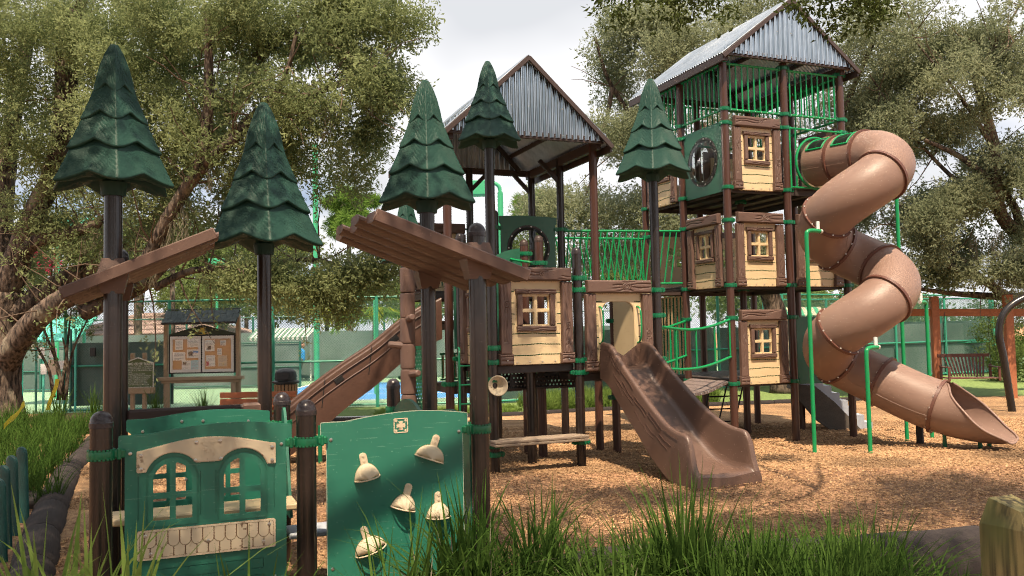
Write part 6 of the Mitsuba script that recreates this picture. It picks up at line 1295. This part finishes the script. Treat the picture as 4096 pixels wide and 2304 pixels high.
def grass(label, xy, seed, n, h, spread, w, mat='m_blade', z=None, group=None, name='grass_clump', dead=0):
    k = thing(name, label, 'grass clump', group); z = float(zg(*xy)) - .01 if z is None else z
    add(k + '__blades', tuft(seed, n, h, spread, w), mat, frame(xy, seed, z), False)
    if dead: add(k + '__dry_blades', tuft(seed + 500, dead, h * .75, spread * 1.3, w * .7, 1.3), 'm_moss', frame(xy, seed, z), False)
    return k
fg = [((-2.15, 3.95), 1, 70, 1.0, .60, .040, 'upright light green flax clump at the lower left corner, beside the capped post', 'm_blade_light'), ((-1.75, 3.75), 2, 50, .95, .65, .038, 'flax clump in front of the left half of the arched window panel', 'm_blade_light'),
      ((-1.25, 4.1), 3, 26, .80, .55, .024, 'sparse flax blades before the right half of the arched window panel', 'm_blade'), ((-.62, 4.55), 4, 50, .88, .65, .020, 'thin flax blades before the lower climbing holds', 'm_blade'),
      ((-.28, 5.0), 5, 190, .86, .9, .025, 'dense dark flax clump in front of the climbing panel', 'm_blade'), ((.12, 5.25), 6, 170, .76, 1.0, .025, 'dark flax clump at the foot of the large capped post', 'm_blade'), ((.55, 5.5), 7, 90, .50, 1.1, .022, 'low ragged flax clump right of the large capped post', 'm_blade'),
      ((1.05, 5.35), 8, 120, 1.02, .55, .027, 'tall upright flax clump in front of the slide, highest of the front row', 'm_blade'), ((1.45, 5.15), 9, 200, .80, .75, .027, 'dense flax clump just right of the tallest clump', 'm_blade'), ((1.85, 5.1), 10, 210, .78, .8, .027, 'dense flax clump in the middle of the large dark bank of grass', 'm_blade'),
      ((2.15, 5.3), 11, 200, .76, .85, .025, 'flax clump in the right part of the large dark bank of grass', 'm_blade'), ((2.1, 5.75), 12, 120, .62, .9, .025, 'flax clump at the right end of the bank, reaching over the dark kerb', 'm_blade'), ((2.3, 5.0), 13, 80, .45, 1.1, .022, 'low flax clump at the foot of the bank on the right', 'm_blade'),
      ((1.6, 4.6), 14, 170, .70, .9, .027, 'flax clump nearest to the camera at the bottom of the bank', 'm_blade'), ((1.85, 4.7), 15, 170, .66, .9, .027, 'near flax clump at the bottom right of the bank', 'm_blade')]
for xy, sd_, n, h, sp, w, lab, m in fg: grass(lab, xy, sd_, int(n * (1.0 if xy[0] < .4 else 1.7)), h * (1.14 if xy[0] < -.9 else 1.15 if xy[0] < .4 else 1.2), sp, w, m, min(-.05, float(zg(*xy)) - .02), 'flax clumps along the front', dead=n // 4)
gr_ = np.random.default_rng(21)
for i in range(17):
    q = (.75 + 1.75 * (i + gr_.uniform(.1, .9)) / 17, gr_.uniform(4.75, 6.0) - .25 * abs(i - 8) / 8)
    grass('flax clump packed between the taller clumps in the broad bank before the slide', q, 200 + i, 150, gr_.uniform(.72, .95), gr_.uniform(.75, 1.1), .024, 'm_blade', float(zg(*q)) - .03, 'packed flax clumps of the broad bank', dead=34)
for i in range(6):
    q = (-.55 + 1.1 * (i + gr_.uniform(.1, .9)) / 6, gr_.uniform(4.7, 5.4))
    grass('low flax clump packed at the foot of the climbing panel and its big post', q, 240 + i, 110, gr_.uniform(.55, .75), gr_.uniform(.8, 1.1), .021, 'm_blade', -.04, 'packed flax clumps at the climbing panel', dead=24)
# planting on the left, behind the kerb
beds = [Polygon([(-4.3, 8.6), (-5.1, 9.4), (-7.3, 14.2), (-9.4, 19.0), (-13, 20), (-12, 14), (-8.2, 9.5)])]
r_ = np.random.default_rng(5); pts = []
import shapely
while len(pts) < 230:
    q = r_.uniform((-13, 8.6), (-4.3, 20)); 
    if shapely.contains_xy(beds[0], *q): pts.append(q)
G_tuft = [shape(tuft(60 + i, 60, .62, .85, .014, segs=5), 'm_blade', False) for i in range(4)]
for i, q in enumerate(pts):
    scene[uniq('bed_grass__tuft') if False else f'bed_grass__{i + 1:03d}'] = {**G_tuft[i % 4], 'to_world': T4(frame(q, i * 1.7, float(zg(*q)) - .02) @ np.diag([1, 1, r_.uniform(.75, 1.15), 1]))}
tag('bed_grass', 'mass of green lilyturf grass in the planting bed on the left', 'grass', kind='stuff')
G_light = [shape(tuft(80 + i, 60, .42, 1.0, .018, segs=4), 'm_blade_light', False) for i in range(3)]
i = 0
for _ in range(420):
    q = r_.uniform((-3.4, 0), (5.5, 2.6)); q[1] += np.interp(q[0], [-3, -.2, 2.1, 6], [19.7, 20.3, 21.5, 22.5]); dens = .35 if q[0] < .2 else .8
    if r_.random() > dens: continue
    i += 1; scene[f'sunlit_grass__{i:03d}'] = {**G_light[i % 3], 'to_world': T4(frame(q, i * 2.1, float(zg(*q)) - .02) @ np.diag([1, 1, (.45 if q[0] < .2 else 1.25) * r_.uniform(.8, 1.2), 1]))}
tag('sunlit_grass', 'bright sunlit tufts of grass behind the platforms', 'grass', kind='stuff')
for q, sd_, lab in (((5.2, 22.6), 31, 'dark green spiky clump behind the grey steps'), ((-8.6, 20.6), 32, 'spiky grass tuft at the foot of the rules sign'), ((-7.4, 20.4), 33, 'thin spiky grass in front of the notice board'), ((-9.6, 19.6), 34, 'tall thin grass before the court fence, left of the tree post'), ((-10.3, 19.4), 35, 'tall thin grass beside the gate, farther left')): grass(lab, q, sd_, 55, 1.0, .6, .02)
# ------------------------------------------------------------------ chips
def chips(seed, n=820, side=1.0, big=1.0):
    r = np.random.default_rng(seed); c = np.column_stack([r.uniform(0, side, (n, 2)), r.uniform(.001, .014, n)]); L = r.uniform(.012, .040, n) * big; W = r.uniform(.005, .012, n) * big; H = r.uniform(.003, .008, n) * big; a = r.uniform(0, 6.28, n); p = r.normal(size=n) * .22
    d = np.column_stack([np.cos(a) * np.cos(p), np.sin(a) * np.cos(p), np.sin(p)]); s = np.column_stack([-np.sin(a), np.cos(a), r.normal(size=n) * .25]); u = np.cross(d, s); u /= np.linalg.norm(u, axis=1, keepdims=True)
    o = np.array([(-1, -1, 1), (1, -.6, 1), (.9, 1, 1), (-.8, .8, 1), (-1, -1, -1), (1, -.6, -1), (.9, 1, -1), (-.8, .8, -1)]) / 2
    v = c[:, None] + o[None, :, :1] * (d * L[:, None])[:, None] + o[None, :, 1:2] * (s * W[:, None])[:, None] + o[None, :, 2:] * (u * H[:, None])[:, None]
    f = np.array([[0, 1, 2], [0, 2, 3], [0, 4, 5], [0, 5, 1], [1, 5, 6], [1, 6, 2], [2, 6, 7], [2, 7, 3], [3, 7, 4], [3, 4, 0]])
    return v.reshape(-1, 3), (f[None] + 8 * np.arange(n)[:, None, None]).reshape(-1, 3)
lr = np.random.default_rng(77); fp = []
while len(fp) < 900:
    q = lr.uniform((-7, 4.5), (9, 17.5))
    if shapely.contains_xy(play_poly.buffer(-.2), *q): fp.append(q)
fp = np.array(fp); nn = len(fp); D = lr.normal(size=(nn, 3)) * [1, 1, .12]; D /= np.linalg.norm(D, axis=1, keepdims=True); N = np.tile([0, 0, 1.0], (nn, 1)) + lr.normal(size=(nn, 3)) * .2; N -= D * (N * D).sum(1, keepdims=True); N /= np.linalg.norm(N, axis=1, keepdims=True)
tag(add('fallen_leaves', leaf_quads(np.column_stack([fp, zg(fp[:, 0], fp[:, 1]) + .012]), D, N, lr.uniform(.04, .09, nn), lr.uniform(.02, .035, nn)), 'm_dryleaf', None, False), 'dry brown leaves fallen on the wood chips', 'leaves', kind='stuff')
G_chip = group('sg_chip', [chips(s) for s in range(3)], 'm_chip'); G_chipf = group('sg_chipf', [chips(9 + s, 420, 1.0, 1.3) for s in range(2)], 'm_chip')
n = 0; safe = play_poly.buffer(-.12)
outer = Polygon([(-5.4, 4.0), (-4.6, 8.0), (-5.4, 9.3), (-7.6, 9.3), (-6, 4)]).union(Polygon([(2.4, 4.4), (3.3, 6.6), (4.4, 6.9), (6, 7.6), (5, 4.4)])).union(Polygon([(-3.0, 3.2), (-1.2, 4.3), (.6, 6.0), (3.2, 6.3), (2.6, 3.2)]))
for x in range(-10, 13):
    for y in range(3, 17):
        c = (x + .5, y + .5)
        if abs(c[0]) > .64 * c[1] + 1.2 or not (safe.contains(Point(*c)) or outer.contains(Point(*c))): continue
        n += 1; a = (n * 7) % 4 * math.pi / 2; M = frame((x + .5, y + .5), a, float(zg(*c)) - .004); M = M @ tr(-.5, -.5, 0); gs_ = G_chip if y < 10 else G_chipf
        scene[f'wood_chips__{n:03d}'] = {'type': 'instance', 'g': {'type': 'ref', 'id': gs_[n % len(gs_)]}, 'to_world': T4(M)}
tag('wood_chips', 'loose wood chips strewn over the mulch', 'wood chips', kind='stuff')
